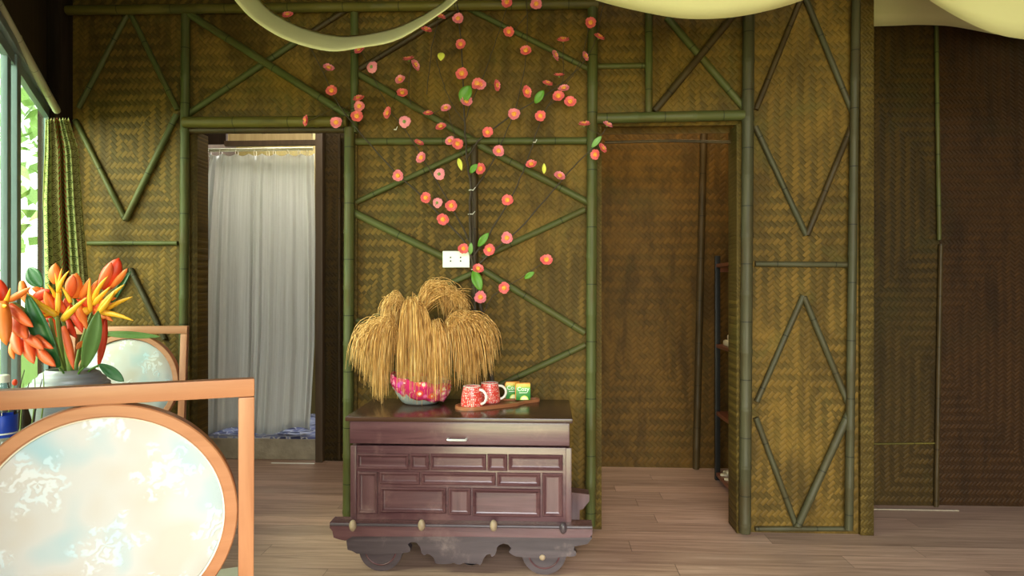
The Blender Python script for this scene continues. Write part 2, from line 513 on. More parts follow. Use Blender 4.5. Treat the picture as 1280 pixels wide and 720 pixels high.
# ------------------------------------------------------------------ mesh helper
class MB:
    def __init__(self):
        self.bm = bmesh.new()

    def box(self, lo, hi, mat=None, bev=0.0):
        x0, y0, z0 = lo
        x1, y1, z1 = hi
        vs = [Vector(c) for c in ((x0, y0, z0), (x1, y0, z0), (x1, y1, z0), (x0, y1, z0), (x0, y0, z1), (x1, y0, z1), (x1, y1, z1), (x0, y1, z1))]
        if mat:
            vs = [mat @ v for v in vs]
        v = [self.bm.verts.new(q) for q in vs]
        fs = [self.bm.faces.new([v[k] for k in q]) for q in ((3, 2, 1, 0), (4, 5, 6, 7), (0, 1, 5, 4), (1, 2, 6, 5), (2, 3, 7, 6), (3, 0, 4, 7))]
        if bev:
            ed = list({e for f in fs for e in f.edges})
            bmesh.ops.bevel(self.bm, geom=ed, offset=bev, segments=2, affect='EDGES', profile=0.6)
        return self

    def tube(self, pts, rad, n=8, cap=True, flat=None, closed=False):
        """pts list of Vector, rad float or list; flat=(vector, ratio) squashes the section along vector"""
        pts = [Vector(p) for p in pts]
        L = len(pts)
        if not isinstance(rad, (list, tuple)):
            rad = [rad] * L
        up = Vector((0.013, 0.03, 1))
        rings = []
        prev = None
        for k in range(L):
            if closed:
                t = pts[(k + 1) % L] - pts[k - 1]
            else:
                t = pts[min(k + 1, L - 1)] - pts[max(k - 1, 0)]
            if t.length < 1e-9:
                t = Vector((0, 0, 1))
            t.normalize()
            if prev is None:
                a = t.cross(up)
                if a.length < 0.05:
                    a = t.cross(Vector((1, 0, 0)))
            else:
                a = prev - t * prev.dot(t)
            a.normalize()
            prev = a
            b = t.cross(a)
            ring = []
            for q in range(n):
                w = 2 * math.pi * q / n
                o = (a * math.cos(w) + b * math.sin(w)) * rad[k]
                if flat:
                    fv, rt = flat
                    o = o - fv * o.dot(fv) * (1 - rt)
                ring.append(self.bm.verts.new(pts[k] + o))
            rings.append(ring)
        for k in range(L if closed else L - 1):
            r0, r1 = rings[k], rings[(k + 1) % L]
            for q in range(n):
                self.bm.faces.new((r0[q], r0[(q + 1) % n], r1[(q + 1) % n], r1[q]))
        if cap and not closed:
            self.bm.faces.new(rings[0][::-1])
            self.bm.faces.new(rings[-1])
        return self

    def lathe(self, prof, center=(0, 0, 0), n=32, uv=False):
        """prof list of (r, z)"""
        c = Vector(center)
        rings = []
        for r, z in prof:
            if r < 1e-6:
                rings.append([self.bm.verts.new(c + Vector((0, 0, z)))])
            else:
                rings.append([self.bm.verts.new(c + Vector((r * math.cos(2 * math.pi * q / n), r * math.sin(2 * math.pi * q / n), z))) for q in range(n)])
        lay = self.bm.loops.layers.uv.verify() if uv else None
        for k in range(len(rings) - 1):
            a, b = rings[k], rings[k + 1]
            for q in range(n):
                q2 = (q + 1) % n
                if len(a) == 1 and len(b) == 1:
                    continue
                if len(a) == 1:
                    f = self.bm.faces.new((a[0], b[q2], b[q]))
                elif len(b) == 1:
                    f = self.bm.faces.new((a[q], a[q2], b[0]))
                else:
                    f = self.bm.faces.new((a[q], a[q2], b[q2], b[q]))
                    if lay:
                        us = [q / n, (q + 1) / n, (q + 1) / n, q / n]
                        z0, z1 = k / (len(rings) - 1), (k + 1) / (len(rings) - 1)
                        for lp, uu, vv in zip(f.loops, us, (z0, z0, z1, z1)):
                            lp[lay].uv = (uu, vv)
        return self

    def prism(self, pts, y0, y1):
        """polygon in XZ (list of (x,z)) extruded from y0 to y1"""
        a = [self.bm.verts.new((x, y0, z)) for x, z in pts]
        b = [self.bm.verts.new((x, y1, z)) for x, z in pts]
        n = len(pts)
        self.bm.faces.new(a)
        self.bm.faces.new(b[::-1])
        for k in range(n):
            self.bm.faces.new((a[k], b[k], b[(k + 1) % n], a[(k + 1) % n]))
        return self

    def grid(self, rows, thick=0.0, uvs=None):
        """rows: list of lists of Vector; with thick a closed shell"""
        rows = [[Vector(p) for p in r] for r in rows]
        nr, nc = len(rows), len(rows[0])
        lay = self.bm.loops.layers.uv.verify() if uvs else None
        sheets = [[[self.bm.verts.new(p) for p in r] for r in rows]]
        if thick:
            back = []
            for i in range(nr):
                br = []
                for j in range(nc):
                    du = rows[i][min(j + 1, nc - 1)] - rows[i][max(j - 1, 0)]
                    dv = rows[min(i + 1, nr - 1)][j] - rows[max(i - 1, 0)][j]
                    nn = du.cross(dv)
                    if nn.length > 1e-12:
                        nn.normalize()
                    br.append(self.bm.verts.new(rows[i][j] + nn * thick))
                back.append(br)
            sheets.append(back)
        for k, V in enumerate(sheets):
            for i in range(nr - 1):
                for j in range(nc - 1):
                    idx = ((i, j), (i, j + 1), (i + 1, j + 1), (i + 1, j))
                    if k == 0:
                        idx = idx[::-1]
                    f = self.bm.faces.new([V[a][b] for a, b in idx])
                    if lay:
                        for lp, (a, b) in zip(f.loops, idx):
                            lp[lay].uv = (b / (nc - 1), 1 - a / (nr - 1))
        if thick:
            edge = [(0, j) for j in range(nc)] + [(i, nc - 1) for i in range(1, nr)] + [(nr - 1, j) for j in range(nc - 2, -1, -1)] + [(i, 0) for i in range(nr - 2, 0, -1)]
            A, B = sheets
            for (a, b), (c, d) in zip(edge, edge[1:] + edge[:1]):
                f = self.bm.faces.new((A[a][b], A[c][d], B[c][d], B[a][b]))
                if lay:
                    for lp, (q, r) in zip(f.loops, ((a, b), (c, d), (c, d), (a, b))):
                        lp[lay].uv = (r / (nc - 1), 1 - q / (nr - 1))
        return self

    def ball(self, c, r, seg=12, scale=(1, 1, 1)):
        mt = Matrix.Translation(c) @ Matrix.Diagonal((*scale, 1))
        bmesh.ops.create_uvsphere(self.bm, u_segments=seg, v_segments=max(6, seg * 2 // 3), radius=r, matrix=mt)
        return self

    def build(self, name, mat, parent=None, smooth=True, angle=35, xf=None):
        bmesh.ops.recalc_face_normals(self.bm, faces=self.bm.faces[:])
        me = bpy.data.meshes.new(name)
        if xf is not None:
            self.bm.transform(xf)
        self.bm.to_mesh(me)
        self.bm.free()
        if mat is not None:
            me.materials.append(mat)
        if smooth:
            for p in me.polygons:
                p.use_smooth = True
            try:
                me.set_sharp_from_angle(angle=R(angle))
            except Exception:
                pass
        o = bpy.data.objects.new(name, me)
        col.objects.link(o)
        if parent is not None:
            o.parent = parent
        return o


def tag(o, label=None, cat=None, group=None, kind=None):
    if label:
        o['label'] = label
    if cat:
        o['category'] = cat
    if group:
        o['group'] = group
    if kind:
        o['kind'] = kind
    return o


def thing(name, label, cat, loc=(0, 0, 0), rz=0.0, group=None):
    o = bpy.data.objects.new(name, None)
    col.objects.link(o)
    o.empty_display_size = 0.05
    o.location = loc
    o.rotation_euler = (0, 0, rz)
    return tag(o, label, cat, group)


def struct(o):
    o['kind'] = 'structure'
    return o


def copy_tree(o, parent=None):
    c = o.copy()
    col.objects.link(c)
    if parent is not None:
        c.parent = parent
    for ch in list(o.children):
        copy_tree(ch, c)
    return c


# ------------------------------------------------------------------ the room
D = 3.4           # front face of the bamboo partition
BACK = 4.65       # wall of the passage behind it
ZT = 2.95
C0 = Vector((-2.58, D, 0))                 # corner of partition and window wall
wd = Vector((0.506, -0.863, 0)).normalized()   # along the window wall, towards the camera
wn = Vector((0.863, 0.506, 0)).normalized()    # into the room

struct(MB().box((-3.0, -2.6, -0.1), (4.2, 6.2, 0)).build('floor', M['floor'], smooth=False))
struct(MB().box((-3.0, -2.6, ZT), (4.2, 6.2, ZT + 0.1)).build('ceiling', M['thatch'], smooth=False))

xa, xb = P(237, 0, D).x, P(431, 0, D).x
xc, xd = P(748, 0, D).x, P(921, 0, D).x
xr = P(1089, 300, D).x
z1, z2 = P(330, 163, D).z, P(840, 157, D).z
struct(MB().prism([(C0.x, 0), (xa, 0), (xa, z1), (xb, z1), (xb, 0), (xc, 0), (xc, z2), (xd, z2), (xd, 0), (xr, 0), (xr, ZT), (C0.x, ZT)], D, D + 0.035).build('wall_back', M['weave'], smooth=False))
# recessed wall on the right, in two panels with a seam
xs = P(1174, 300, 3.86).x
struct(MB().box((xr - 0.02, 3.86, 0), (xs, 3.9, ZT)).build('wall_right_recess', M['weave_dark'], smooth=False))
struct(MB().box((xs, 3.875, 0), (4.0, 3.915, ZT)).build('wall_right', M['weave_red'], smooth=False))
struct(MB().box((xr - 0.045, D + 0.036, 0), (xr - 0.005, BACK, ZT)).build('wall_closet_side', M['weave_side'], smooth=False))
# wall of the passage with the bathroom doorway
ya, yb = P(250, 0, BACK).x, P(400, 0, BACK).x
struct(MB().prism([(-2.60, 0), (ya, 0), (ya, 2.34), (yb, 2.34), (yb, 0), (0.05, 0), (0.05, ZT), (-2.60, ZT)], BACK, BACK + 0.035).build('wall_passage', M['weave_dark'], smooth=False))
struct(MB().box((0.05, BACK - 0.06, 0), (xr - 0.05, BACK - 0.02, ZT)).build('wall_closet', M['weave_closet'], smooth=False))
struct(MB().box((-2.62, D + 0.036, 0), (-2.585, BACK - 0.001, ZT)).build('wall_passage_end', M['weave_side'], smooth=False))
# bathroom beyond
STEP = 0.156
struct(MB().box((ya - 0.15, BACK + 0.012, 0.0), (yb + 0.25, 5.6, STEP - 0.012), bev=0.006).build('trim_step', M['concrete'], smooth=False))
struct(MB().box((ya - 0.15, BACK + 0.02, STEP - 0.012), (yb + 0.25, 5.58, STEP)).build('floor_bathroom', M['mosaic'], smooth=False))
struct(MB().box((ya - 0.2, 5.55, 0), (yb + 0.3, 5.6, ZT)).build('wall_bathroom', M['yellow_boards'], smooth=False))
struct(MB().box((ya - 0.2, BACK + 0.036, 0), (ya - 0.16, 5.6, ZT)).build('wall_bathroom_left', M['wall_dark'], smooth=False))
struct(MB().box((yb + 0.26, BACK + 0.036, 0), (yb + 0.3, 5.6, ZT)).build('wall_bathroom_right', M['yellow_boards'], smooth=False))

TRIM = [0]


def trim(o):
    TRIM[0] += 1
    o.name = 'trim_%d' % TRIM[0]
    return struct(o)


# transom of boards above the bathroom curtain
mb = MB()
for k in range(9):
    x0 = P(286 + k * 11.6, 0, BACK - 0.02).x
    x1 = P(286 + (k + 1) * 11.6 - 0.15, 0, BACK - 0.02).x
    mb.box((x0, BACK - 0.03, P(0, 184, BACK).z), (x1, BACK - 0.012, P(0, 140, BACK).z))
trim(mb.build('transom', M['tan_boards'], smooth=False))
trim(MB().box((P(284, 0, BACK).x, BACK - 0.045, P(0, 187, BACK).z), (yb + 0.03, BACK - 0.005, P(0, 181, BACK).z)).build('rail', M['mid_wood'], smooth=False))
# door jambs of the bathroom
trim(MB().box((P(242, 0, BACK).x, BACK - 0.06, 0), (P(250, 0, BACK).x, BACK + 0.04, 2.3), bev=0.004).build('jamb', M['dark_wood']))
trim(MB().box((P(397, 0, BACK).x, BACK - 0.05, 0), (P(406, 0, BACK).x, BACK + 0.04, 2.3), bev=0.004).build('jamb', M['mid_wood']))
trim(MB().box((P(284, 0, BACK).x, BACK - 0.02, P(0, 184, BACK).z), (P(247, 0, BACK).x, BACK - 0.005, P(0, 140, BACK).z)).build('board', M['dark_wood'], smooth=False))
# white strips on the floor
trim(MB().box((P(338, 0, 4.55).x, 4.56, 0.0), (P(392, 0, 4.55).x, 4.57, 0.004)).build('strip', M['white_plastic']))
trim(MB().box((xr + 0.0, 3.78, 0.0), (P(1196, 0, 3.8).x, 3.786, 0.004)).build('strip', M['concrete']))
# folded matting edges round the two doorways and the end of the partition
for (p0, p1, d0, d1) in ((232, 246, 0.01, 0.12), (919, 932, -0.02, 0.13), (1073, 1090, -0.018, 0.06), (443.5, 447.5, -0.012, 0.03), (741, 752, 0.0, 0.10)):
    trim(MB().box((P(p0, 0, D).x, D + d0 - 0.004, 0), (P(p1, 0, D).x, D + d1, z1 if p0 < 300 else (z2 if p0 in (741, 919) else ZT)), bev=0.004).build('edge', M['weave_edge']))
# loose matting band above the right doorway
trim(MB().box((P(752, 0, D).x, D + 0.10, P(0, 177, D + .1).z), (P(922, 0, D).x, D + 0.106, P(0, 150, D).z + 0.05)).build('band', M['weave_closet']))
trim(MB().tube([P(756, 178 - 2 * 0, D + 0.09), P(840, 176, D + 0.09), P(921, 178, D + 0.09)], 0.008, 8).build('band', M['bamboo_brown']))
# dark corner post, widened to stand in for the shade in this corner
trim(MB().box((P(64, 0, D).x, D - 0.10, 0), (P(91, 0, D).x, D + 0.02, ZT), bev=0.01).build('post', M['dark_wood']))


# bamboo poles ---------------------------------------------------------------
def pole(p0, p1, r, mat, node=0.28):
    p0, p1 = Vector(p0), Vector(p1)
    L = (p1 - p0).length
    off = random.uniform(0, node)
    zs, rs = [0.0], [r]
    k = 1
    while True:
        zk = k * node - off + node * 0.5
        if zk > L - 0.02:
            break
        if zk > 0.02:
            for dz, f in ((-0.012, 1.0), (-0.004, 1.09), (0.0, 1.02), (0.004, 1.1), (0.014, 0.99)):
                zs.append(zk + dz)
                rs.append(r * f)
        k += 1
    zs.append(L)
    rs.append(r * 0.97)
    mb_ = MB().tube([Vector((0, 0, q)) for q in zs], rs, 10)
    mb_.bm.transform(Matrix.Translation((0, 0, off)))
    o = mb_.build('pole', mat, angle=60)
    q = Vector((0, 0, 1)).rotation_difference((p1 - p0).normalized())
    o.rotation_mode = 'QUATERNION'
    o.rotation_quaternion = q
    o.location = p0 - (q @ Vector((0, 0, off)))
    return trim(o)


def wp(a, b, w, mat, lift=0.6):
    r = w * 0.004 / 2
    Y = D - r * lift - 0.002
    return pole(P(a[0], a[1], Y), P(b[0], b[1], Y), r, M[mat])


G, Y_, B_, S_ = 'bamboo_green', 'bamboo_yellow', 'bamboo_brown', 'bamboo_grey'
floorz = 655
# uprights
wp((232, 14), (228, 662), 11, G, 1.6)
wp((443, 8), (443, 166), 10, G, 1.6)
wp((437, 160), (435, 660), 13, G, 1.7)
wp((741, 4), (738, 657), 13, G, 1.7)
wp((811, 8), (811, 143), 9, G, 1.5)
wp((936, -5), (931, 666), 14, S_, 1.8)
wp((1070, -5), (1061, 662), 10, S_, 1.6)
wp((593, 182), (594, 520), 9, B_, 0.8)
# rails
wp((84, 13), (330, 10), 12, Y_, 2.2)
wp((322, 10), (748, 5), 12, Y_, 2.2)
wp((230, 153), (434, 152), 14, Y_, 2.0)
wp((234, 163), (434, 162), 9, B_, 1.2)
wp((445, 177), (735, 176), 9, G, 1.2)
wp((746, 148), (930, 144), 13, G, 2.0)
wp((110, 304), (222, 304), 6, G)
wp((747, 83), (807, 82), 7, G)
wp((944, 330), (1064, 331), 7, S_)
wp((944, 661), (1061, 661), 6, S_, 0.9)
# left panel
wp((98, 135), (160, 17), 7, G)
wp((163, 17), (222, 137), 7, G, 0.9)
wp((94, 150), (157, 275), 7, G)
wp((157, 275), (221, 143), 8, G, 0.9)
wp((163, 336), (206, 424), 7, S_)
wp((160, 336), (104, 440), 7, S_, 0.9)
# above the left doorway
wp((237, 18), (438, 146), 10, G, 1.9)
wp((236, 142), (372, 51), 8, G)
wp((372, 51), (440, 8), 7, B_)
# middle panel
wp((580, 8), (736, 86), 7, G)
wp((447, 92), (592, 176), 9, G)
wp((450, 86), (575, 10), 7, B_)
wp((445, 253), (600, 181), 7, G)
wp((600, 182), (735, 253), 9, G, 0.9)
wp((731, 262), (603, 322), 8, G)
wp((441, 265), (560, 324), 10, G, 0.9)
wp((600, 335), (731, 416), 9, G)
wp((590, 342), (470, 396), 8, G)
wp((732, 431), (625, 481), 8, G)
wp((446, 400), (590, 480), 8, G)
# above the right doorway
wp((834, 22), (932, 137), 9, G)
wp((818, 139), (918, 18), 9, B_, 1.4)
# right panel
wp((945, 137), (1003, -6), 7, B_)
wp((1007, -2), (1068, 146), 7, S_, 0.9)
wp((944, 158), (1008, 294), 7, S_)
wp((1067, 152), (1009, 294), 7, B_, 0.9)
wp((1004, 370), (946, 502), 7, S_)
wp((1005, 371), (1062, 508), 7, S_, 0.9)
wp((945, 522), (995, 657), 7, S_)
wp((1062, 515), (997, 658), 9, S_, 1.2)
# poles deeper in: by the closet wall, on the recessed wall
pole(P(880, 150, BACK - 0.09), P(870, 586, BACK - 0.09), 0.022, M[B_])
pole(P(1170, 20, 3.84), P(1174, 300, 3.84), 0.011, M[G])
pole(P(1176, 305, 3.845), P(1170, 634, 3.845), 0.012, M[B_])
pole(P(1085, 555, 3.85), P(1170, 554, 3.85), 0.005, M[Y_])
pole(P(424, 168, BACK - 0.03), P(424, 574, BACK - 0.03), 0.012, M[B_])

# window wall -----------------------------------------------------------------
rot_w = Matrix(((wd.x, wn.x, 0, C0.x), (wd.y, wn.y, 0, C0.y), (0, 0, 1, 0), (0, 0, 0, 1)))   # local x along, y into room


def wbox(mb_, s0, s1, t0, t1, za, zb, bev=0.0):
    return mb_.box((s0, t0, za), (s1, t1, zb), rot_w, bev)


WS0, WS1, WZ0, WZ1, WL = 0.10, 2.3, 0.72, 2.10, 3.45
mb = MB()
# frame-shaped wall: outline with a window hole bridged by a cut
outer = [(-0.05, 0), (WL, 0), (WL, ZT), (-0.05, ZT)]
inner = [(WS0, WZ0), (WS1, WZ0), (WS1, WZ1), (WS0, WZ1)]
fr = []
for yy in (0.0, -0.014):
    fr.append(([mb.bm.verts.new(rot_w @ Vector((a, yy, b))) for a, b in outer], [mb.bm.verts.new(rot_w @ Vector((a, yy, b))) for a, b in inner]))
for k in range(4):
    k2 = (k + 1) % 4
    for o_, i_ in fr:
        mb.bm.faces.new((o_[k], o_[k2], i_[k2], i_[k]))
    mb.bm.faces.new((fr[0][0][k], fr[0][0][k2], fr[1][0][k2], fr[1][0][k]))
    mb.bm.faces.new((fr[0][1][k], fr[0][1][k2], fr[1][1][k2], fr[1][1][k]))
struct(mb.build('wall_left', M['wall_dark'], smooth=False))
mb = MB()
wbox(mb, WS0, WS1, -0.012, 0.012, WZ1 - 0.045, WZ1)
wbox(mb, WS0, WS1, -0.012, 0.012, WZ0, WZ0 + 0.05)
wbox(mb, WS0, WS0 + 0.03, -0.010, 0.008, WZ0, WZ1)
wbox(mb, WS1 - 0.04, WS1, -0.012, 0.012, WZ0, WZ1)
wbox(mb, 0.96, 1.045, -0.010, 0.020, WZ0, WZ1, 0.004)
wbox(mb, 1.10, 1.17, -0.012, 0.010, WZ0, WZ1, 0.004)
win = struct(mb.build('window_1', M['frame_blue']))
gl = MB()
wbox(gl, WS0 + 0.02, 1.0, -0.006, -0.003, WZ0 + 0.04, WZ1 - 0.04)
pn = gl.build('pane', M['glass'], win, smooth=False)
gl = MB()
wbox(gl, 1.02, WS1 - 0.03, -0.006, -0.003, WZ0 + 0.04, WZ1 - 0.04)
gl.build('pane', M['glass'], win, smooth=False)
# header rails over the window (green-grey)
mb = MB()
wbox(mb, 0.0, 2.6, 0.0, 0.03, WZ1 + 0.002, WZ1 + 0.035, 0.004)
trim(mb.build('rail', M['frame_blue']))

# rest of the room behind the camera
e = C0 + wd * WL
for nm, a, b in (('wall_left_rear', e, Vector((-2.2, -2.4, 0))),):
    dv = (b - a)
    L = dv.length
    dv.normalize()
    nn = Vector((-dv.y, dv.x, 0))
    mt = Matrix(((dv.x, nn.x, 0, a.x), (dv.y, nn.y, 0, a.y), (0, 0, 1, 0), (0, 0, 0, 1)))
    struct(MB().box((0, -0.05, 0), (L, 0, ZT), mt).build(nm, M['wall_dark'], smooth=False))
struct(MB().box((4.0, -2.4, 0), (4.05, 3.92, ZT)).build('wall_right_side', M['wall_dark'], smooth=False))
struct(MB().prism([(-2.25, 0), (-1.9, 0), (-1.9, 2.85), (3.6, 2.85), (3.6, 0), (4.05, 0), (4.05, ZT), (-2.25, ZT)], -2.45, -2.4).build('wall_rear', M['wall_dark'], smooth=False))

# curtain rod over the window
ra, rb = PD(71, 138, 3.28), PD(-22, -30, 2.17)
rod = pole(ra, rb, 0.017, M['bamboo_pale'], 0.45)
rod.name = 'curtain_rod'
del rod['kind']
tag(rod, 'pale green bamboo curtain rod sloping over the left window', 'curtain rod')


# ------------------------------------------------------------------ curtains
def folded(name, left, right, ybot, mat, depth_fn, nf, amp, cols=120, rows_n=24, hem=None):
    rows = []
    ytop = left[0][1]

    def edge(tab, y):
        for (xa_, ya_), (xb_, yb_) in zip(tab, tab[1:]):
            if y <= yb_:
                t = (y - ya_) / (yb_ - ya_)
                return xa_ + (xb_ - xa_) * t
        return tab[-1][0]
    for i in range(rows_n + 1):
        ti = i / rows_n
        row = []
        for j in range(cols + 1):
            tj = j / cols
            yy = ytop + (ybot - ytop) * ti
            if hem:
                yy += hem(tj) * ti + (1 - ti) * 3 * abs(math.sin(tj * math.pi * 8))
            x = edge(left, ytop + (ybot - ytop) * ti) * (1 - tj) + edge(right, ytop + (ybot - ytop) * ti) * tj
            ph = tj * nf * 2 * math.pi + 1.5 * math.sin(tj * 9 + ti * 1.3) + 0.9 * math.sin(ti * 2 + tj * 4) + 0.8 * math.sin(tj * 23 + 2)
            dpt = depth_fn(tj) + amp * (0.6 + 0.4 * ti) * (0.7 + 0.5 * math.sin(tj * 14 + 1)) * (math.sin(ph) + 0.35 * math.sin(ph * 2.3 + 1))
            row.append(PD(x, yy, dpt))
        rows.append(row)
    return MB().grid(rows, 0.002, uvs=True).build(name, mat, angle=180)


cur = tag(folded('window_curtain', [(57, 147), (54, 250), (57, 400)], [(84, 143), (98, 185), (103, 255), (115, 400)], 400, M['pattern'],
                 lambda t: 3.13 + 0.10 * t, 4.5, 0.022, 110, 30, lambda t: 4 * math.sin(t * 20)),
          'green and gold patterned curtain gathered beside the left window', 'curtain')
bc = thing('doorway_curtain', 'long white curtain hung in the left doorway', 'curtain', P(320, 540, 4.78))
f = folded('cloth', [(262, 192), (258, 250), (252, 420), (248, 540)], [(393, 190), (394, 300), (393, 430), (387, 536)], 537, M['white_curtain'],
           lambda t: 4.86, 9, 0.022, 200, 30, lambda t: 5 * math.sin(t * 11 + 1.2) + 2)
f.parent = bc
f.matrix_parent_inverse = Matrix.Translation(bc.location).inverted()
rp = P(250, 188, 4.80)
rq = P(391, 186, 4.80)
rod2 = tag(MB().tube([rp, rq], 0.012, 10).build('curtain_rod', M['bamboo_pale']), 'pale straight rod carrying the white doorway curtain', 'curtain rod')
for k, px in enumerate((262, 276, 296, 319, 335, 343, 360, 374, 384)):
    c = P(px, 191, 4.80)
    pts = [c + Vector((0, 0.022 * math.cos(a), 0.026 * math.sin(a) - 0.003)) for a in [2 * math.pi * q / 12 for q in range(12)]]
    o = MB().tube(pts, 0.0025, 5, closed=True).build('curtain_ring', M['ring'], bc)
    o.matrix_parent_inverse = Matrix.Translation(bc.location).inverted()


# ------------------------------------------------------------------ ceiling cloths
def smoothline(pts, n):
    """Catmull-Rom through pixel points"""
    out = []
    m = len(pts)
    for k in range(n + 1):
        t = k / n * (m - 1)
        i = min(int(t), m - 2)
        u = t - i
        p0, p1, p2, p3 = pts[max(i - 1, 0)], pts[i], pts[i + 1], pts[min(i + 2, m - 1)]
        out.append(tuple(0.5 * ((2 * p1[d]) + (-p0[d] + p2[d]) * u + (2 * p0[d] - 5 * p1[d] + 4 * p2[d] - p3[d]) * u * u + (-p0[d] + 3 * p1[d] - 3 * p2[d] + p3[d]) * u ** 3) for d in range(len(p1))))
    return out


def drape(label, low, up, ylow, yup, nv=6, belly=0.05):
    n = 48
    a, b = smoothline(low, n), smoothline(up, n)
    rows = []
    for i in range(nv + 1):
        t = i / nv
        rows.append([P(a[k][0] * (1 - t) + b[k][0] * t, a[k][1] * (1 - t) + b[k][1] * t, ylow * (1 - t) + yup * t - belly * math.sin(t * math.pi)) for k in range(n + 1)])
    return tag(MB().grid(rows, 0.003).build('ceiling_drape', M['drape'], angle=180), label, 'drape', 'cream cloths slung under the ceiling')


drape('narrow cream cloth hanging in a deep swag above the left doorway',
      [(240, -75), (270, -35), (293, 0), (318, 26), (358, 50), (410, 64), (450, 60), (497, 50), (548, 19), (572, 0), (610, -35), (650, -75)],
      [(255, -90), (295, -40), (322, -4), (345, 18), (385, 37), (425, 45), (458, 43), (500, 33), (545, 10), (562, -4), (598, -40), (640, -90)], 2.55, 2.75, 6, 0.03)
drape('broad cream cloth sagging over the right doorway',
      [(640, -60), (700, -18), (745, 0), (800, 14), (855, 23), (910, 22), (960, 13), (1003, 0), (1050, -20), (1100, -60)],
      [(600, -130), (690, -125), (745, -120), (800, -118), (855, -116), (910, -116), (960, -117), (1003, -120), (1050, -125), (1120, -130)], 2.5, 2.42, 8, 0.05)
drape('cream cloth stretched along the top of the dark recessed wall',
      [(1088, 33), (1120, 32), (1150, 31), (1190, 33), (1240, 42), (1300, 52)],
      [(1088, -70), (1120, -70), (1150, -70), (1190, -70), (1240, -70), (1300, -70)], 3.74, 3.6, 6, 0.03)
drape('cream cloth sloping down at the upper right corner',
      [(1090, -60), (1130, -22), (1163, 1), (1200, 23), (1240, 41), (1280, 49), (1330, 52), (1400, 40)],
      [(1110, -140), (1150, -130), (1180, -125), (1220, -120), (1260, -120), (1300, -120), (1350, -120), (1420, -120)], 2.9, 2.8, 8, 0.05)

# ------------------------------------------------------------------ wooden chest
CY = 2.85        # front plane
CB = 3.33
chest = thing('wooden_chest', 'antique purple brown wooden chest with panelled front and scalloped base', 'chest', (P(575, 0, CY).x, 3.1, 0))
cinv = Matrix.Translation(chest.location).inverted()


def part(o, parent=chest, inv=None):
    o.parent = parent
    o.matrix_parent_inverse = (cinv if inv is None else inv).copy()
    return o


def sub(o, parent):
    o.parent = parent
    return o


def zat(py, Y, px=575):
    return P(px, py, Y).z


TOPZ = 0.655
x0, x1 = P(432, 0, CY).x, P(716, 0, CY).x
part(MB().box((x0, CY - 0.012, TOPZ - 0.02), (x1, CB, TOPZ), bev=0.006).build('top', M['chest_top']))
dz0, dz1 = zat(556, CY), TOPZ - 0.021
dr = part(MB().box((P(437, 0, CY).x, CY, dz0), (P(712, 0, CY).x, CY + 0.42, dz1), bev=0.004).build('drawer', M['chest']))
hc = P(571, 550, CY - 0.02)
hm = MB().tube([hc + Vector((-0.038, 0.022, 0)), hc + Vector((-0.038, 0, 0)), hc + Vector((-0.03, -0.004, 0)), hc + Vector((0.03, -0.004, 0)), hc + Vector((0.038, 0, 0)), hc + Vector((0.038, 0.022, 0))], 0.005, 8)
hh = hm.build('handle', M['metal'])
hh.parent = dr
BY = CY + 0.018
bz0, bz1 = zat(656, BY), dz0 - 0.012
body_x0, body_x1 = P(439, 0, BY).x, P(713, 0, BY).x
body = part(MB().box((body_x0, BY, bz0), (body_x1, CB - 0.01, dz0 - 0.012), bev=0.003).build('body', M['chest']))
# front face frame: rails and stiles standing proud of sunk panels


def z6(x, y):
    return 400 + x / 3.13, 490 + y / 3.13


panels = [(148, 245, 343, 300), (358, 246, 422, 301), (437, 247, 645, 302), (660, 249, 728, 304), (742, 250, 945, 304),
          (238, 316, 385, 358), (402, 318, 682, 362), (698, 321, 857, 366),
          (152, 317, 220, 471), (875, 323, 945, 484),
          (242, 377, 488, 471), (507, 380, 585, 478), (602, 382, 857, 486)]
front = [z6(*q) for q in ((122, 213), (982, 222))]
FX0, FX1 = P(front[0][0], 0, BY).x, P(front[1][0], 0, BY).x
for (a, b, c_, d_) in panels:
    (pa, pb), (pc, pd) = z6(a, b), z6(c_, d_)
    A, Bq = P(pa, pb, BY - 0.006), P(pc, pd, BY - 0.006)
    X0, X1, Z1, Z0 = A.x, Bq.x, A.z, Bq.z
    mb = MB()
    w, hgt = 0.013, 0.013
    # mitred moulding: ring of quads, profile outer low -> ridge -> inner low
    prof = [(-0.006, 0.0), (-0.004, hgt * 0.7), (0.001, hgt), (0.005, hgt * 0.75), (0.008, hgt * 0.3), (w, 0.002)]
    loops = []
    for off, h_ in prof:
        loops.append([mb.bm.verts.new((x, BY - h_, z)) for x, z in ((X0 + off, Z0 + off), (X1 - off, Z0 + off), (X1 - off, Z1 - off), (X0 + off, Z1 - off))])
    for l0, l1 in zip(loops, loops[1:]):
        for k in range(4):
            k2 = (k + 1) % 4
            mb.bm.faces.new((l0[k], l0[k2], l1[k2], l1[k]))
    mb.bm.faces.new(loops[-1])
    tall = (Z1 - Z0) > (X1 - X0)
    part(mb.build('panel', M['chest_v'] if tall else M['chest'], angle=20))
part(MB().box((body_x0 + 0.02, BY + 0.05, dz0 - 0.02), (body_x1 - 0.02, CB - 0.02, dz0 + 0.0)).build('drawer_gap_shade', M['black']))  # black box stands in for the shade in the gap under the drawer
# stiles: corner posts and mid rail lines
part(MB().box((FX0 - 0.002, BY - 0.006, bz0), (FX0 + 0.022, BY + 0.002, bz1), bev=0.002).build('stile', M['chest_v']))
part(MB().box((FX1 - 0.022, BY - 0.006, bz0), (FX1 + 0.002, BY + 0.002, bz1), bev=0.002).build('stile', M['chest_v']))
# base moulding
RY = CY - 0.03
prof = []


def zz8(x, y):
    return 410 + x / 6.737, 640 + y / 6.737


def zz9(x, y):
    return 580 + x / 6.737, 640 + y / 6.737


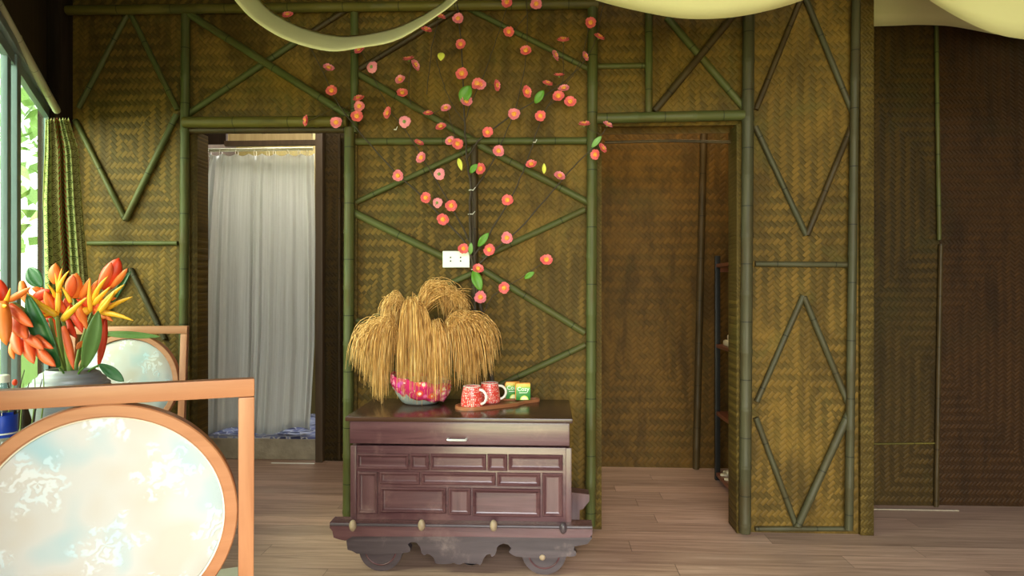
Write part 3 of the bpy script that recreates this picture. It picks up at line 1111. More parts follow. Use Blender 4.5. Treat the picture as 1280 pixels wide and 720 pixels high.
rail_px = [(412.2, 653), (740.5, 657.5), (740.5, 668), (737, 672), (700, 672.5), (600, 671), (440, 670.5), (432, 676), (424, 674.5), (417, 672), (415.5, 664), (412.2, 660)]
part(MB().prism([(P(x, y, RY).x, P(x, y, RY).z) for x, y in rail_px], RY, RY + 0.075).build('base_rail', M['chest'], angle=30))
part(MB().tube([P(413, 655.5, RY - 0.002), P(740, 659.5, RY - 0.002)], 0.0065, 8).build('base_moulding', M['chest_grey']))
ap = [zz8(150, 195), zz8(155, 250), zz8(165, 318), zz8(205, 330), zz8(240, 350), zz8(330, 356), zz8(430, 358), zz8(560, 352), zz8(640, 345), zz8(688, 338), zz8(695, 308), zz8(672, 275),
      zz8(690, 258), zz8(720, 254), zz8(748, 262), zz8(775, 298), zz8(788, 348), zz8(812, 366), zz8(835, 352), zz8(862, 362), zz8(890, 388), zz8(905, 433), zz8(960, 441), zz8(1030, 437), zz8(1062, 428), zz8(1082, 440), zz8(1112, 443), zz8(1142, 429),
      zz8(1165, 440), zz8(1215, 448), zz8(1250, 440), zz9(0, 430), zz9(30, 447), zz9(75, 447), zz9(112, 436), zz9(135, 449), zz9(152, 428), zz9(162, 396), zz9(190, 360), zz9(222, 354), zz9(232, 379), zz9(258, 366), zz9(272, 335), zz9(276, 300),
      zz9(300, 278), zz9(335, 266), zz9(372, 275), zz9(398, 305), zz9(378, 338), zz9(400, 358), zz9(440, 376), zz9(520, 384), zz9(650, 388), zz9(780, 386), zz9(872, 374), zz9(905, 378), zz9(942, 368), zz9(946, 340), zz9(925, 318), zz9(930, 290), zz9(985, 280), zz9(1040, 270), zz9(1078, 222), zz9(1078, 212)]
AY = RY + 0.008
part(MB().prism([(P(x, y, AY).x, P(x, y, AY).z) for x, y in ap], AY, AY + 0.04).build('apron', M['chest_grey'], angle=30))
part(MB().box((body_x0, RY + 0.076, bz0 - 0.06), (body_x1, CB - 0.02, bz0 - 0.001), bev=0.003).build('base_frame', M['chest']))
# pegs
for k, (px, py) in enumerate(((441, 657), (527, 656.5), (617, 657), (704, 660))):
    c = P(px, py, RY - 0.012)
    part(MB().ball(c, 0.018, 14, (0.85, 0.9, 1.35)).ball(c + Vector((0, 0.016, -0.006)), 0.014, 10, (0.9, 1.2, 1.1)).build('peg', M['peg'] if k < 3 else M['chest_grey']))
# half-round wheel feet: two in front, two behind
for (cx, yf) in ((474.5, AY + 0.02), (680, AY + 0.02), (474.5, CB - 0.09), (680, CB - 0.09)):
    xw = P(cx, 0, AY).x
    zc, rw = 0.094, 0.0935
    pts = [(xw + rw * math.cos(a), zc + rw * math.sin(a)) for a in [math.pi + math.pi * q / 24 for q in range(25)]]
    pts += [(xw + rw, zc + 0.05), (xw - rw, zc + 0.05)]
    wf = part(MB().prism(pts, yf, yf + 0.055).build('wheel_foot', M['chest_grey'], angle=25))
    if cx > 600 and yf < 3:
        part(MB().ball(P(678, 697, AY - 0.002), 0.0125, 12, (1, 0.5, 1)).build('stud', M['peg']))
    rr = 0.066
    pts = [Vector((xw + rr * math.cos(a), yf - 0.001, zc + rr * math.sin(a))) for a in [math.pi * 1.08 + math.pi * 0.84 * q / 16 for q in range(17)]]
    sub(MB().tube(pts, 0.004, 6).build('carved_ring', M['chest']), wf)
# bracket showing past the right side
br = [(713, 612), (736, 615), (736, 623), (728, 633), (724, 634), (724, 655), (713, 655)]
part(MB().prism([(P(x, y, 3.2).x, P(x, y, 3.2).z) for x, y in br], 3.16, 3.24).build('side_bracket', M['chest_v'], angle=30))

# ------------------------------------------------------------------ things on the chest
# pot of broom grass
pc = Vector((P(526, 500, 3.2).x, 3.2, TOPZ))
pot = thing('broom_grass_pot', 'grey bowl wrapped in pink floral cloth on the chest top', 'pot', pc)
MB().lathe([(0, 0.001), (0.075, 0.001), (0.09, 0.01), (0.118, 0.05), (0.128, 0.09), (0.126, 0.11), (0.118, 0.11), (0.115, 0.07), (0.08, 0.02), (0, 0.015)], n=36).build('bowl', M['bowl'], pot)
rows = []
for i in range(9):
    t = i / 8
    row = []
    for j in range(49):
        a = 2 * math.pi * j / 48
        tilt = -0.022 * math.cos(a)
        z = 0.036 + t * 0.085 + tilt + 0.004 * math.sin(9 * a)
        rr = 0.112 + 0.028 * math.sin(min(1, t * 1.15) * 1.9) + 0.003 * math.sin(17 * a + 5 * t)
        row.append(Vector((rr * math.cos(a), rr * math.sin(a), z)))
    rows.append(row)
MB().grid(rows, 0.003).build('floral_wrap', M['floral'], pot, angle=180)


def bez(p, t):
    q = list(p)
    while len(q) > 1:
        q = [a.lerp(b, t) for a, b in zip(q, q[1:])]
    return q[0]


def plume(label, root, crest, tips, n, Yc, spread=0.03, crest_j=6, ctl2=None):
    """bundle of strands: from root up over a crest and down to a spread of tips (photo pixels)"""
    t_ = thing('broom_grass_plume', label, 'dried grass', pc + Vector((0, 0, 0.02)), 0, 'broom grass plumes in the bowl')
    inv = Matrix.Translation(t_.location).inverted()
    mb_ = MB()
    rnd = random.Random(int(root[0] * 7 + crest[0][0]))
    for k in range(int(n * 0.62)):
        u = rnd.random()
        v = rnd.random()
        yo = rnd.gauss(0, spread)
        p0 = P(root[0] + rnd.gauss(0, 2.5), root[1] + rnd.uniform(-6, 6), Yc + 0.02 + yo * 0.2)
        i = u * (len(crest) - 1)
        a = int(min(i, len(crest) - 2))
        w = i - a
        cx_ = crest[a][0] * (1 - w) + crest[a + 1][0] * w + rnd.gauss(0, crest_j)
        cy_ = crest[a][1] * (1 - w) + crest[a + 1][1] * w + rnd.gauss(0, crest_j)
        i = u * (len(tips) - 1)
        a = int(min(i, len(tips) - 2))
        w = i - a
        tx = tips[a][0] * (1 - w) + tips[a + 1][0] * w + rnd.gauss(0, 3)
        ty = tips[a][1] * (1 - w) + tips[a + 1][1] * w - abs(rnd.gauss(0, 15)) * (1 if rnd.random() < .8 else -.4)
        yt = min(Yc + yo - 0.045 * rnd.random(), 3.33)
        dx_ = tx - root[0]
        p1 = P(root[0] + 0.18 * dx_ + rnd.gauss(0, 1.5), cy_ + 4, min(Yc + yo * 0.5, 3.33))
        p2 = P(root[0] + 0.62 * dx_, cy_ - 10, min(Yc + yo, 3.33))
        p3 = P(tx, ty, yt)
        mid = P(root[0] + 0.97 * dx_, cy_ * 0.8 + ty * 0.2, min(Yc + yo, 3.33))
        pts = [bez((p0, p1, p2, mid, p3), q / 9) for q in range(10)]
        rr = 0.0017 * rnd.uniform(0.7, 1.25)
        mb_.tube(pts, [rr * 0.9] * 3 + [rr * 1.1] * 5 + [rr * 0.7, rr * 0.3], 3, cap=False)
    o = mb_.build('strands', M['broom'], t_, angle=180)
    o.matrix_parent_inverse = inv
    st = MB().tube([pc + Vector((0, 0, 0.03)), P(root[0], root[1], Yc + 0.02)], 0.006, 6).build('stalk', M['broom'], t_)
    st.matrix_parent_inverse = inv
    return t_


plume('broom grass plume at the far left of the bowl drooping in a thick fan', (499, 440), [(452, 402), (478, 388), (494, 404)], [(436, 455), (462, 478), (476, 505), (492, 462)], 420, 3.16, 0.03, 5)
plume('broom grass plume spreading flat toward the upper left above the bowl', (512, 425), [(480, 372), (500, 366), (512, 376)], [(473, 402), (486, 418), (500, 425)], 170, 3.24, 0.03, 5)
plume('tallest broom grass plume, arching to the right over the others', (513, 430), [(528, 350), (548, 350), (556, 366)], [(552, 392), (572, 404), (588, 392)], 340, 3.24, 0.03, 6)
plume('broom grass plume hanging straight down at the middle left of the bowl', (514, 400), [(506, 374), (514, 366), (522, 380)], [(498, 490), (514, 498), (532, 492), (540, 470)], 400, 3.10, 0.015, 4)
plume('short broom grass plume drooping in the middle right of the bowl', (540, 425), [(538, 402), (546, 398), (552, 404)], [(536, 480), (548, 500), (562, 478)], 240, 3.10, 0.015, 4)
plume('broom grass plume at the far right of the bowl spreading wide above the cups', (553, 432), [(560, 396), (592, 386), (612, 392)], [(566, 482), (588, 486), (606, 472), (624, 445)], 460, 3.14, 0.03, 5)

# tray
tz = TOPZ
ta, tb = P(571, 506, 3.03), P(673, 498, 3.28)
ax = (tb - ta)
ax.z = 0
Lt = ax.length
ang = math.atan2(ax.y, ax.x)
tray = thing('wooden_tray', 'long reddish wooden paddle tray under the cups on the chest', 'tray', (ta.x, ta.y, tz), ang)
half = 0.07
outl = []
for q in range(13):
    a = math.pi / 2 + math.pi * q / 12
    outl.append((0.07 + 0.07 * math.cos(a), half * math.sin(a)))
outl += [(Lt * 0.62, -half), (Lt * 0.72, -0.045), (Lt * 0.78, -0.03), (Lt - 0.02, -0.024)]
for q in range(7):
    a = -math.pi / 2 + math.pi * q / 6
    outl.append((Lt - 0.02 + 0.022 * math.cos(a), 0.024 * math.sin(a)))
outl += [(Lt * 0.78, 0.03), (Lt * 0.72, 0.045), (Lt * 0.62, half)]
mb = MB()
a_ = [mb.bm.verts.new((x, y, 0.0)) for x, y in outl]
b_ = [mb.bm.verts.new((x, y, 0.014)) for x, y in outl]
c_ = [mb.bm.verts.new((x * 0.97 + 0.01, y * 0.9, 0.016)) for x, y in outl]
d2 = [mb.bm.verts.new((x * 0.94 + 0.02, y * 0.82, 0.009)) for x, y in outl]
mb.bm.faces.new(a_[::-1])
n_ = len(outl)
for l0, l1 in ((a_, b_), (b_, c_), (c_, d2)):
    for k in range(n_):
        mb.bm.faces.new((l0[k], l0[(k + 1) % n_], l1[(k + 1) % n_], l1[k]))
mb.bm.faces.new(d2)
mb.build('board', M['tray'], tray)


def cup(px, py, Y, rz, label):
    c = P(px, py, Y)
    t_ = thing('mug', label, 'mug', (c.x, Y, TOPZ + 0.0095), rz, 'red dotted mugs on the tray')
    MB().lathe([(0, 0.0005), (0.045, 0.0005), (0.050, 0.005), (0.0505, 0.02), (0.047, 0.05), (0.041, 0.082), (0.039, 0.091), (0.037, 0.092), (0.0365, 0.088), (0.043, 0.05), (0.046, 0.02), (0.04, 0.008), (0, 0.007)], n=36, uv=True).build('body', M['cup'], t_)
    pts = []
    for q in range(17):
        a = R(112) - R(224) * q / 16
        pts.append(Vector((0.046 + 0.031 * math.cos(a) + (0.0 if q < 9 else 0.0), 0, 0.047 + 0.031 * math.sin(a))))
    MB().tube(pts, 0.0058, 8).build('handle', M['white_ceramic'], t_)
    rim = [Vector((0.0383 * math.cos(2 * math.pi * q / 32), 0.0383 * math.sin(2 * math.pi * q / 32), 0.092)) for q in range(32)]
    MB().tube(rim, 0.0018, 6, closed=True).build('rim', M['white_ceramic'], t_)
    return t_


cup(590, 508, 3.06, R(-28), 'front red mug with white dots, nearest the broom grass')
cup(612, 502, 3.17, R(12), 'second red mug with white dots, behind and right of the first')

# tea packets
for k, (px, Y, rz, lab) in enumerate(((641, 3.24, R(10), 'left green tea packet on the tray, partly behind the other packet'),
                                     (654, 3.20, R(6), 'right green tea packet on the tray, in front at the handle end'))):
    c = P(px, 495, Y)
    t_ = thing('tea_packet', lab, 'packet', (c.x, Y, TOPZ + 0.0165), rz, 'green tea packets on the tray')
    W_, H_, T_ = 0.068, 0.078, 0.022
    MB().box((-W_ / 2, 0, 0), (W_ / 2, T_, H_), bev=0.002).build('box', M['tea'], t_)
    MB().box((-W_ / 2 + 0.002, 0.002, H_), (W_ / 2 - 0.002, T_ - 0.002, H_ + 0.003)).build('flap', M['tea_orange'], t_)
    MB().box((-W_ / 2 - 0.003, 0.001, 0.004), (-W_ / 2, T_ - 0.001, H_ - 0.004)).build('side_flap', M['tea_orange'], t_)
    # half slice of lime at the foot
    pts = [(0.005 + 0.02 * math.cos(a), 0.002 + 0.02 * math.sin(a)) for a in [math.pi * q / 14 for q in range(15)]]
    lm = MB().prism(pts, -0.001, 0.0).build('lime_slice', M['lime'], t_, smooth=False)
    pts = [(0.005 + 0.015 * math.cos(a), 0.003 + 0.015 * math.sin(a)) for a in [math.pi * q / 14 for q in range(15)]]
    MB().prism(pts, -0.0015, -0.001).build('lime_flesh', M['lime_pale'], lm, smooth=False)
    cu = bpy.data.curves.new('lettering', 'FONT')
    cu.body = 'Cozy'
    cu.size = 0.027
    cu.align_x = 'CENTER'
    cu.extrude = 0.0004
    to = bpy.data.objects.new('tmp', cu)
    col.objects.link(to)
    bpy.context.view_layer.update()
    me = bpy.data.meshes.new_from_object(to.evaluated_get(bpy.context.evaluated_depsgraph_get()))
    bpy.data.objects.remove(to)
    me.transform(Matrix.Translation((0, -0.0006, 0.044)) @ Matrix.Rotation(R(90), 4, 'X'))
    me.materials.clear()
    me.materials.append(M['letter'])
    lo = bpy.data.objects.new('lettering', me)
    col.objects.link(lo)
    lo.parent = t_
    MB().box((-0.019, -0.0008, 0.034), (0.019, 0.0, 0.0365)).build('print_line', M['letter'], t_, smooth=False)

# wall outlet
oc = P(571.5, 324.5, D - 0.006)
ol = thing('wall_outlet', 'white double power outlet plate behind the blossom branch', 'outlet', (oc.x, D, oc.z))
ow, oh = 0.0675, 0.041
MB().box((-ow, -0.050, -oh), (ow, -0.034, oh), bev=0.004).build('plate', M['white_plastic'], ol)
MB().box((-ow + 0.008, -0.034, -oh + 0.006), (ow - 0.008, -0.001, oh - 0.006)).build('back_box', M['white_plastic'], ol)
for sx in (-0.027, 0.023):
    so = MB().lathe([(0, 0), (0.018, 0), (0.018, 0.001), (0, 0.001)], n=24).build('socket', M['white_plastic'], ol, xf=Matrix.Translation((sx, -0.050, 0)) @ Matrix.Rotation(R(90), 4, 'X'))
    for dz in (-0.009, 0.009):
        MB().lathe([(0, 0), (0.0042, 0), (0.0042, 0.0016), (0, 0.0016)], n=12).build('pin_hole', M['hole'], so, xf=Matrix.Translation((sx, -0.0502, dz)) @ Matrix.Rotation(R(90), 4, 'X'))

# ------------------------------------------------------------------ blossom branch
TY = D - 0.075
root = P(616, 500, TY)
tree = thing('blossom_branch', 'bare branching twigs with coral pink artificial blossoms rising behind the chest', 'branch', (root.x, TY, TOPZ))
tinv = Matrix.Translation(tree.location).inverted()
branches = [
    ('trunk', [(617, 498), (612, 450), (605, 400), (598, 372), (595, 345), (589, 320), (588, 300), (587, 270), (588, 230), (584, 200), (581, 160), (579, 110), (577, 60), (573, 20), (571, -6)], 0.019, 0.004),
    ('branch', [(594, 330), (592, 300), (591, 260), (589, 235), (588, 219)], 0.011, 0.008),
    ('branch', [(589, 318), (575, 295), (553, 273), (530, 247), (497, 218), (455, 172), (430, 140), (415, 114), (400, 82), (382, 52), (361, 24)], 0.011, 0.0025),
    ('branch', [(588, 303), (572, 272), (563, 257), (548, 230), (527, 196), (505, 160), (487, 138), (472, 108), (462, 85), (450, 62)], 0.009, 0.0025),
    ('branch', [(585, 205), (577, 192), (567, 165), (560, 140), (557, 134)], 0.004, 0.002),
    ('branch', [(580, 152), (570, 138), (558, 115), (551, 95), (546, 75)], 0.004, 0.002),
    ('branch', [(581, 152), (590, 127), (602, 100), (612, 75), (622, 45), (632, 14), (634, 2)], 0.005, 0.002),
    ('branch', [(584, 198), (600, 174), (625, 155), (645, 140), (668, 127), (700, 106), (728, 80), (744, 50), (756, -4)], 0.009, 0.003),
    ('branch', [(591, 240), (608, 215), (622, 190), (635, 160), (643, 140), (654, 95), (659, 50), (658, -2)], 0.007, 0.002),
    ('branch', [(644, 36), (652, 26), (668, 8)], 0.003, 0.002),
    ('branch', [(590, 322), (607, 300), (622, 275), (640, 245), (655, 210), (668, 175), (678, 145), (692, 122), (712, 100), (727, 70), (738, 30)], 0.010, 0.0025),
    ('branch', [(592, 336), (615, 315), (650, 285), (690, 240), (720, 205), (742, 184), (757, 160)], 0.010, 0.004),
    ('branch', [(604, 392), (615, 372), (630, 360), (655, 345), (683, 325)], 0.006, 0.0025),
    ('branch', [(513, 130), (511, 110), (513, 85), (516, 76)], 0.0025, 0.002),
    ('branch', [(533, 118), (540, 60), (548, 24)], 0.0025, 0.0015),
    ('branch', [(686, 132), (699, 120), (704, 90), (704, 54)], 0.0025, 0.002),
]
bpts = []
for k, (nm, px, r0, r1) in enumerate(branches):
    sp = smoothline(px, len(px) * 4)
    yo = [-0.012, 0.008, -0.03, -0.02, 0, 0.01, 0.015, 0.0, -0.015, -0.02, -0.025, -0.035, -0.03, 0, 0, -.01][k]
    pts = []
    for i, (x, y) in enumerate(sp):
        t = i / (len(sp) - 1)
        pts.append(P(x + random.gauss(0, 0.4), y, TY + yo * t * 1.0 + 0.003 * math.sin(i)))
        bpts.append((x, y, TY + yo * t))
    L = len(pts)
    o = MB().tube(pts, [max(0.0019, (r0 + (r1 - r0) * i / (L - 1)) * 0.5 * random.uniform(0.9, 1.15)) for i in range(L)], 6).build(nm, M['bark'], tree, angle=180)
    o.matrix_parent_inverse = tinv


def blossom_mesh(pmat, seed, petals=6):
    rnd = random.Random(seed)
    mb_ = MB()
    r = 0.0255
    for layer in range(2):
        for k in range(petals):
            a = 2 * math.pi * (k + 0.5 * layer) / petals + rnd.uniform(-0.1, 0.1)
            lift = 0.25 + 0.35 * layer
            rr = r * (1.0 - 0.22 * layer) * rnd.uniform(0.92, 1.05)
            d = Vector((math.cos(a), math.sin(a), 0))
            s = Vector((-math.sin(a), math.cos(a), 0))
            rows = []
            for i, (t, w) in enumerate(((0.1, 0.15), (0.4, 0.36), (0.7, 0.48), (0.9, 0.40), (1.0, 0.2))):
                z = rr * (lift * t * t + 0.06 * layer)
                rows.append([d * (rr * t) + s * (rr * w * q) + Vector((0, 0, z + rr * 0.10 * (q * q))) for q in (-1, -0.5, 0, 0.5, 1)])
            mb_.grid(rows, 0.0007)
    return mb_


def proto_blossom(pm, seed):
    o = blossom_mesh(pm, seed).build('blossom', M[pm], None, angle=60)
    mb_ = MB().ball((0, 0, 0.006), 0.0105, 10, (1, 1, 0.6))
    rnd = random.Random(seed + 5)
    for k in range(14):
        a, rr = rnd.uniform(0, 6.28), rnd.uniform(0.003, 0.0115)
        mb_.ball((rr * math.cos(a), rr * math.sin(a), 0.0105 + rnd.uniform(0, 0.003)), 0.0018, 6)
    mb_.build('stamens', M['stamen'], o, angle=180)
    MB().lathe([(0, -0.008), (0.003, -0.006), (0.006, -0.001), (0.009, 0.001), (0, 0.0012)], n=8).build('calyx', M['stem_green'], o)
    return o


protos = [proto_blossom('petal', 1), proto_blossom('petal_pink', 2), proto_blossom('petal', 3)]
# (px, py, tilt direction in degrees (photo plane) or None for facing the room, tilt amount 0..1, back view)
fl = [(360, 20, 90, .6), (410.5, 86, 60, .7), (414.6, 113.8, None, .2), (384, 151, 180, .7), (420.4, 153.4, None, .1), (450, 63, 120, .5), (448.9, 124.3, 100, .7), (449.6, 133, None, .1), (446.4, 145.8, None, .2),
      (464, 83.4, 0, 2.3), (500.6, 100.3, 120, .4), (503, 117, 80, .4), (486, 141.5, 170, .6), (505.3, 152, 70, 2.4), (535.4, 143, 90, .8), (511, 75, 100, .9), (518, 82, 20, .9),
      (549.4, 21.6, 60, .9), (533, 38.8, 70, .8), (572.8, 23.4, None, .0), (576, 55.7, None, .1), (577.2, 92.6, None, .1), (583, 127.4, 60, .4), (597, 105, 150, .3), (450.5, 66, None, .5),
      (634, 3, None, .2), (670, 5, None, .2), (636, 40, None, .1), (657.5, 64, 110, .3), (600.8, 105.8, None, .1), (619.6, 107, 0, .9), (657.5, 115, 0, .6), (642.5, 143, None, .1), (675.4, 145, None, .1),
      (704, 51.5, 90, .8), (692.5, 69.8, 20, .9), (699, 95, 90, 1.0), (684, 105.6, 70, .8), (705, 111.5, 100, .6), (698, 121, 100, .3), (712.7, 127.5, None, .2), (730.4, 71, 20, .8), (738.3, 28.8, None, .0), (748.3, 47.5, 60, .8),
      (557.5, 136, 100, .5), (551.4, 159.5, 100, .6), (609.6, 165.4, None, .1), (623, 189, None, .2), (601.5, 211, 180, .4), (664.4, 206, 110, .5), (699, 220.6, 60, .6), (634.6, 250.4, None, .2), (730.4, 156.7, 90, .9),
      (759, 157, 60, .9), (744.6, 193, 200, .5), (752, 186, 30, .8), (563, 176.7, 130, .4), (571.8, 180, None, .2), (523, 179.6, 60, .9), (527.3, 197.4, 160, .4), (548.7, 217.5, 30, 2.4), (532.4, 247.4, None, .1), (546.2, 253.5, 30, 2.3),
      (564.2, 257.2, None, .1), (553.8, 274.2, None, .1), (497.8, 219.4, None, .2), (579.3, 311, None, .2), (611.8, 312.5, None, .1), (633.7, 297.5, None, .0), (597.8, 336.4, 80, .5), (630.2, 359.6, None, .1), (600.7, 371.4, None, .0), (683, 325.5, 80, .4)]
fl = [q for k, q in enumerate(fl) if k != 24]
for k, (px, py, tdir, amt) in enumerate(fl):
    bx, by, bY = min(bpts, key=lambda b: (b[0] - px) ** 2 + (b[1] - py) ** 2)
    src = protos[k % 3] if amt < 2 else protos[1]
    o = copy_tree(src, tree)
    if tdir is None:
        a, tl = random.uniform(0, 6.28), amt
    else:
        a, tl = R(tdir), amt * 1.25
    n = Vector((math.cos(a) * math.sin(tl), -math.cos(tl), math.sin(a) * math.sin(tl)))
    q = Vector((0, 0, 1)).rotation_difference(n)
    Yb = bY - 0.02
    ctr = P(px, py, Yb)
    s_ = random.uniform(0.98, 1.18)
    o.matrix_parent_inverse = tinv
    o.rotation_mode = 'QUATERNION'
    o.rotation_quaternion = q @ Quaternion((0, 0, 1), random.uniform(0, 6.28))
    o.location = ctr
    o.scale = (s_, s_, s_)
    # stalk to the nearest twig
    b = P(bx, by, bY)
    dd = ((bx - px) ** 2 + (by - py) ** 2) ** 0.5
    base = ctr - n * 0.006
    m1 = P(bx * 0.5 + px * 0.5, max(by, py) * 0.6 + min(by, py) * 0.4, Yb + 0.012)
    st = MB().tube([bez((P(bx, by, bY), m1, base), q_ / 4) for q_ in range(5)], 0.0013, 5).build('flower_stalk', M['bark'], o)
    st.matrix_parent_inverse = (Matrix.LocRotScale(o.location, o.rotation_quaternion, o.scale)).inverted()
for p in protos:
    for ch in list(p.children):
        bpy.data.objects.remove(ch)
    bpy.data.objects.remove(p)


def leaf_mesh(a, b, w, curl=0.15, side=None, n=8, thick=0.0012):
    """blade from a to b with a folded midrib"""
    a, b = Vector(a), Vector(b)
    d = b - a
    L = d.length
    t = d.normalized()
    view = Vector((0.1, -1, 0.15)).normalized() if side is None else Vector(side).normalized()
    s = t.cross(view).normalized()
    nrm = s.cross(t).normalized()
    if nrm.dot(view) < 0:
        nrm = -nrm
    rows = []
    for i in range(n + 1):
        u = i / n
        ww = w * 0.5 * (math.sin(math.pi * min(1, u * 0.93 + 0.05)) ** 0.75)
        if i == n:
            ww = w * 0.02
        c = a + d * u + nrm * (curl * L * math.sin(u * math.pi) * 0.5)
        rows.append([c + s * (ww * q) + nrm * (abs(q) * ww * 0.35) for q in (-1, -0.5, 0, 0.5, 1)])
    return MB().grid(rows, thick)


for (a, b, w, m_) in (((577, 128), (588, 107), 16, 'leaf'), ((669, 129), (680, 113), 10, 'leaf'), ((592, 338), (601, 364), 13, 'leaf'), ((598, 308), (611, 291), 9, 'leaf'), ((680, 217), (680, 204), 5, 'bud'),
                      ((573, 198), (577, 213), 6, 'bud'), ((588, 216), (597, 205), 8, 'leaf'), ((656, 348), (668, 340), 7, 'leaf'), ((552, 66), (551, 76), 9, 'bud'), ((740, 184), (752, 170), 7, 'leaf_pale'), ((588, 318), (589, 303), 6, 'leaf_pale')):
    A, Bq = P(a[0], a[1], TY - 0.03), P(b[0], b[1], TY - 0.045)
    o = leaf_mesh(A, Bq, w * 0.0039).build('leaf', M[m_], tree, angle=180)
    o.matrix_parent_inverse = tinv
for (px, py, Yb, r) in ((589, 238, TY - 0.002, 0.011), (588, 268, TY, 0.012), (592, 337, TY - 0.01, 0.012), (494, 162, TY - 0.02, 0.006), (668, 178, TY - 0.02, 0.006)):
    c = P(px, py, Yb)
    pts = [c + Vector((r * math.cos(2 * math.pi * q / 14), r * math.sin(2 * math.pi * q / 14), 0.001 * q / 14)) for q in range(14)]
    mb = MB().tube(pts, 0.0018, 5, closed=True)
    mb.tube([c + Vector((r * 0.9, -r * 0.4, 0)), c + Vector((r * 2.0, -r * 0.9, 0.014))], 0.0015, 5)
    o = mb.build('cable_tie', M['ring'], tree)
    o.matrix_parent_inverse = tinv

# ------------------------------------------------------------------ chairs
CR, CW = 0.231, 0.036   # ring radius, frame width
TOP = 1.02
ZC = TOP - 0.034 - CR


def chair(loc, rz, label):
    """local: back plane at y=0, the seat extends to +y; top leans to -y"""
    t_ = thing('dining_chair', label, 'chair', loc, rz, 'round backed dining chairs')
    lean = 0.10
    sh = Matrix(((1, 0, 0, 0), (0, 1, -lean, lean * ZC), (0, 0, 1, 0), (0, 0, 0, 1)))
    hw = CR + 0.03
    d = 0.030
    MB().box((-hw, -d / 2, TOP - 0.036), (hw, d / 2, TOP), bev=0.003).build('top_rail', M['teak'], t_, xf=sh)
    MB().box((-hw + 0.031, -d / 2, ZC - CR - 0.034), (hw - 0.031, d / 2, ZC - CR), bev=0.003).build('lower_rail', M['teak'], t_, xf=sh)
    for s in (-1, 1):
        x_0, x_1 = (hw - 0.030, hw) if s > 0 else (-hw, -hw + 0.030)
        MB().box((x_0, -d / 2, 0.44), (x_1, d / 2, TOP - 0.037), bev=0.003).build('back_post', M['teak_v'], t_, xf=sh)
    # ring with a rounded rectangular section
    mb_ = MB()
    N = 96
    sec = [(-0.006, -0.017), (-0.003, -0.02), (0.016, -0.02), (0.0185, -0.017), (0.0185, 0.017), (0.016, 0.02), (-0.003, 0.02), (-0.006, 0.017)]
    rings = []
    for k in range(N):
        a = 2 * math.pi * k / N
        rings.append([mb_.bm.verts.new(((CR - 0.019 + p) * math.cos(a), q, ZC + (CR - 0.019 + p) * math.sin(a))) for p, q in sec])
    for k in range(N):
        r0, r1 = rings[k], rings[(k + 1) % N]
        for q in range(8):
            mb_.bm.faces.new((r0[q], r0[(q + 1) % 8], r1[(q + 1) % 8], r1[q]))
    ring = mb_.build('round_frame', M['teak'], t_, xf=sh)
    # upholstered disc
    mb_ = MB()
    rp = CR - 0.0235
    prof = [(0, -0.018), (rp * 0.55, -0.0175), (rp * 0.85, -0.015), (rp * 0.97, -0.010), (rp, -0.004), (rp, 0.004), (rp * 0.97, 0.012), (rp * 0.8, 0.020), (rp * 0.4, 0.026), (0, 0.027)]
    mb_.lathe(prof, n=72)
    up = mb_.build('upholstered_panel', M['damask'], t_, angle=180, xf=sh @ Matrix.Translation((0, 0, ZC)) @ Matrix.Rotation(R(-90), 4, 'X'))
    pip = [Vector(((rp - 0.0015) * math.cos(2 * math.pi * k / 72), 0, (rp - 0.0015) * math.sin(2 * math.pi * k / 72))) for k in range(72)]
    for yy in (-0.012,):
        MB().tube(pip, 0.0032, 6, closed=True).build('piping', M['seed'], up, xf=sh @ Matrix.Translation((0, yy, ZC)))
    # seat
    MB().box((-hw, -0.03, 0.39), (hw, 0.43, 0.44), bev=0.006).build('seat_frame', M['teak'], t_)
    MB().box((-hw + 0.015, 0.0, 0.44), (hw - 0.015, 0.42, 0.48), bev=0.015).build('seat_cushion', M['seed'], t_)
    for sx in (-1, 1):
        for yb_ in (0, 0.385):
            xx = hw - 0.02 if sx > 0 else -hw + 0.02
            mb_ = MB()
            mb_.tube([Vector((xx, yb_ + 0.0, 0.39)), Vector((xx, yb_ + (-0.03 if yb_ == 0 else 0.0), 0))], [0.024, 0.017], 4)
            mb_.build('leg', M['teak_v'], t_, smooth=False)
    return t_


chair((-0.835, 1.248, 0), R(25.5), 'near orange wood chair seen from behind, pale round back panel')
chair((-1.96, 3.08, 0), R(180 + 10), 'far orange wood chair by the wall, round back facing the camera')

# ------------------------------------------------------------------ table and vase
TC = Vector((-1.43, 2.0, 0))
TZ = 0.75
tab = thing('tea_table', 'small round brown table under the flower vase by the window', 'table', TC)
MB().lathe([(0, TZ - 0.028), (0.25, TZ - 0.028), (0.262, TZ - 0.022), (0.268, TZ - 0.008), (0.262, TZ), (0, TZ)], n=48).build('tabletop', M['table_wood'], tab)
MB().lathe([(0, TZ - 0.029), (0.09, TZ - 0.029), (0.05, TZ - 0.06), (0.035, 0.45), (0.045, 0.25), (0.04, 0.06), (0, 0.06)], n=24).build('pedestal', M['table_wood'], tab)
for k in range(3):
    a = R(90 + 120 * k)
    dv = Vector((math.cos(a), math.sin(a), 0))
    MB().tube([dv * 0.03 + Vector((0, 0, 0.12)), dv * 0.12 + Vector((0, 0, 0.09)), dv * 0.22 + Vector((0, 0, 0.02))], [0.02, 0.017, 0.018], 8).build('foot', M['table_wood'], tab)

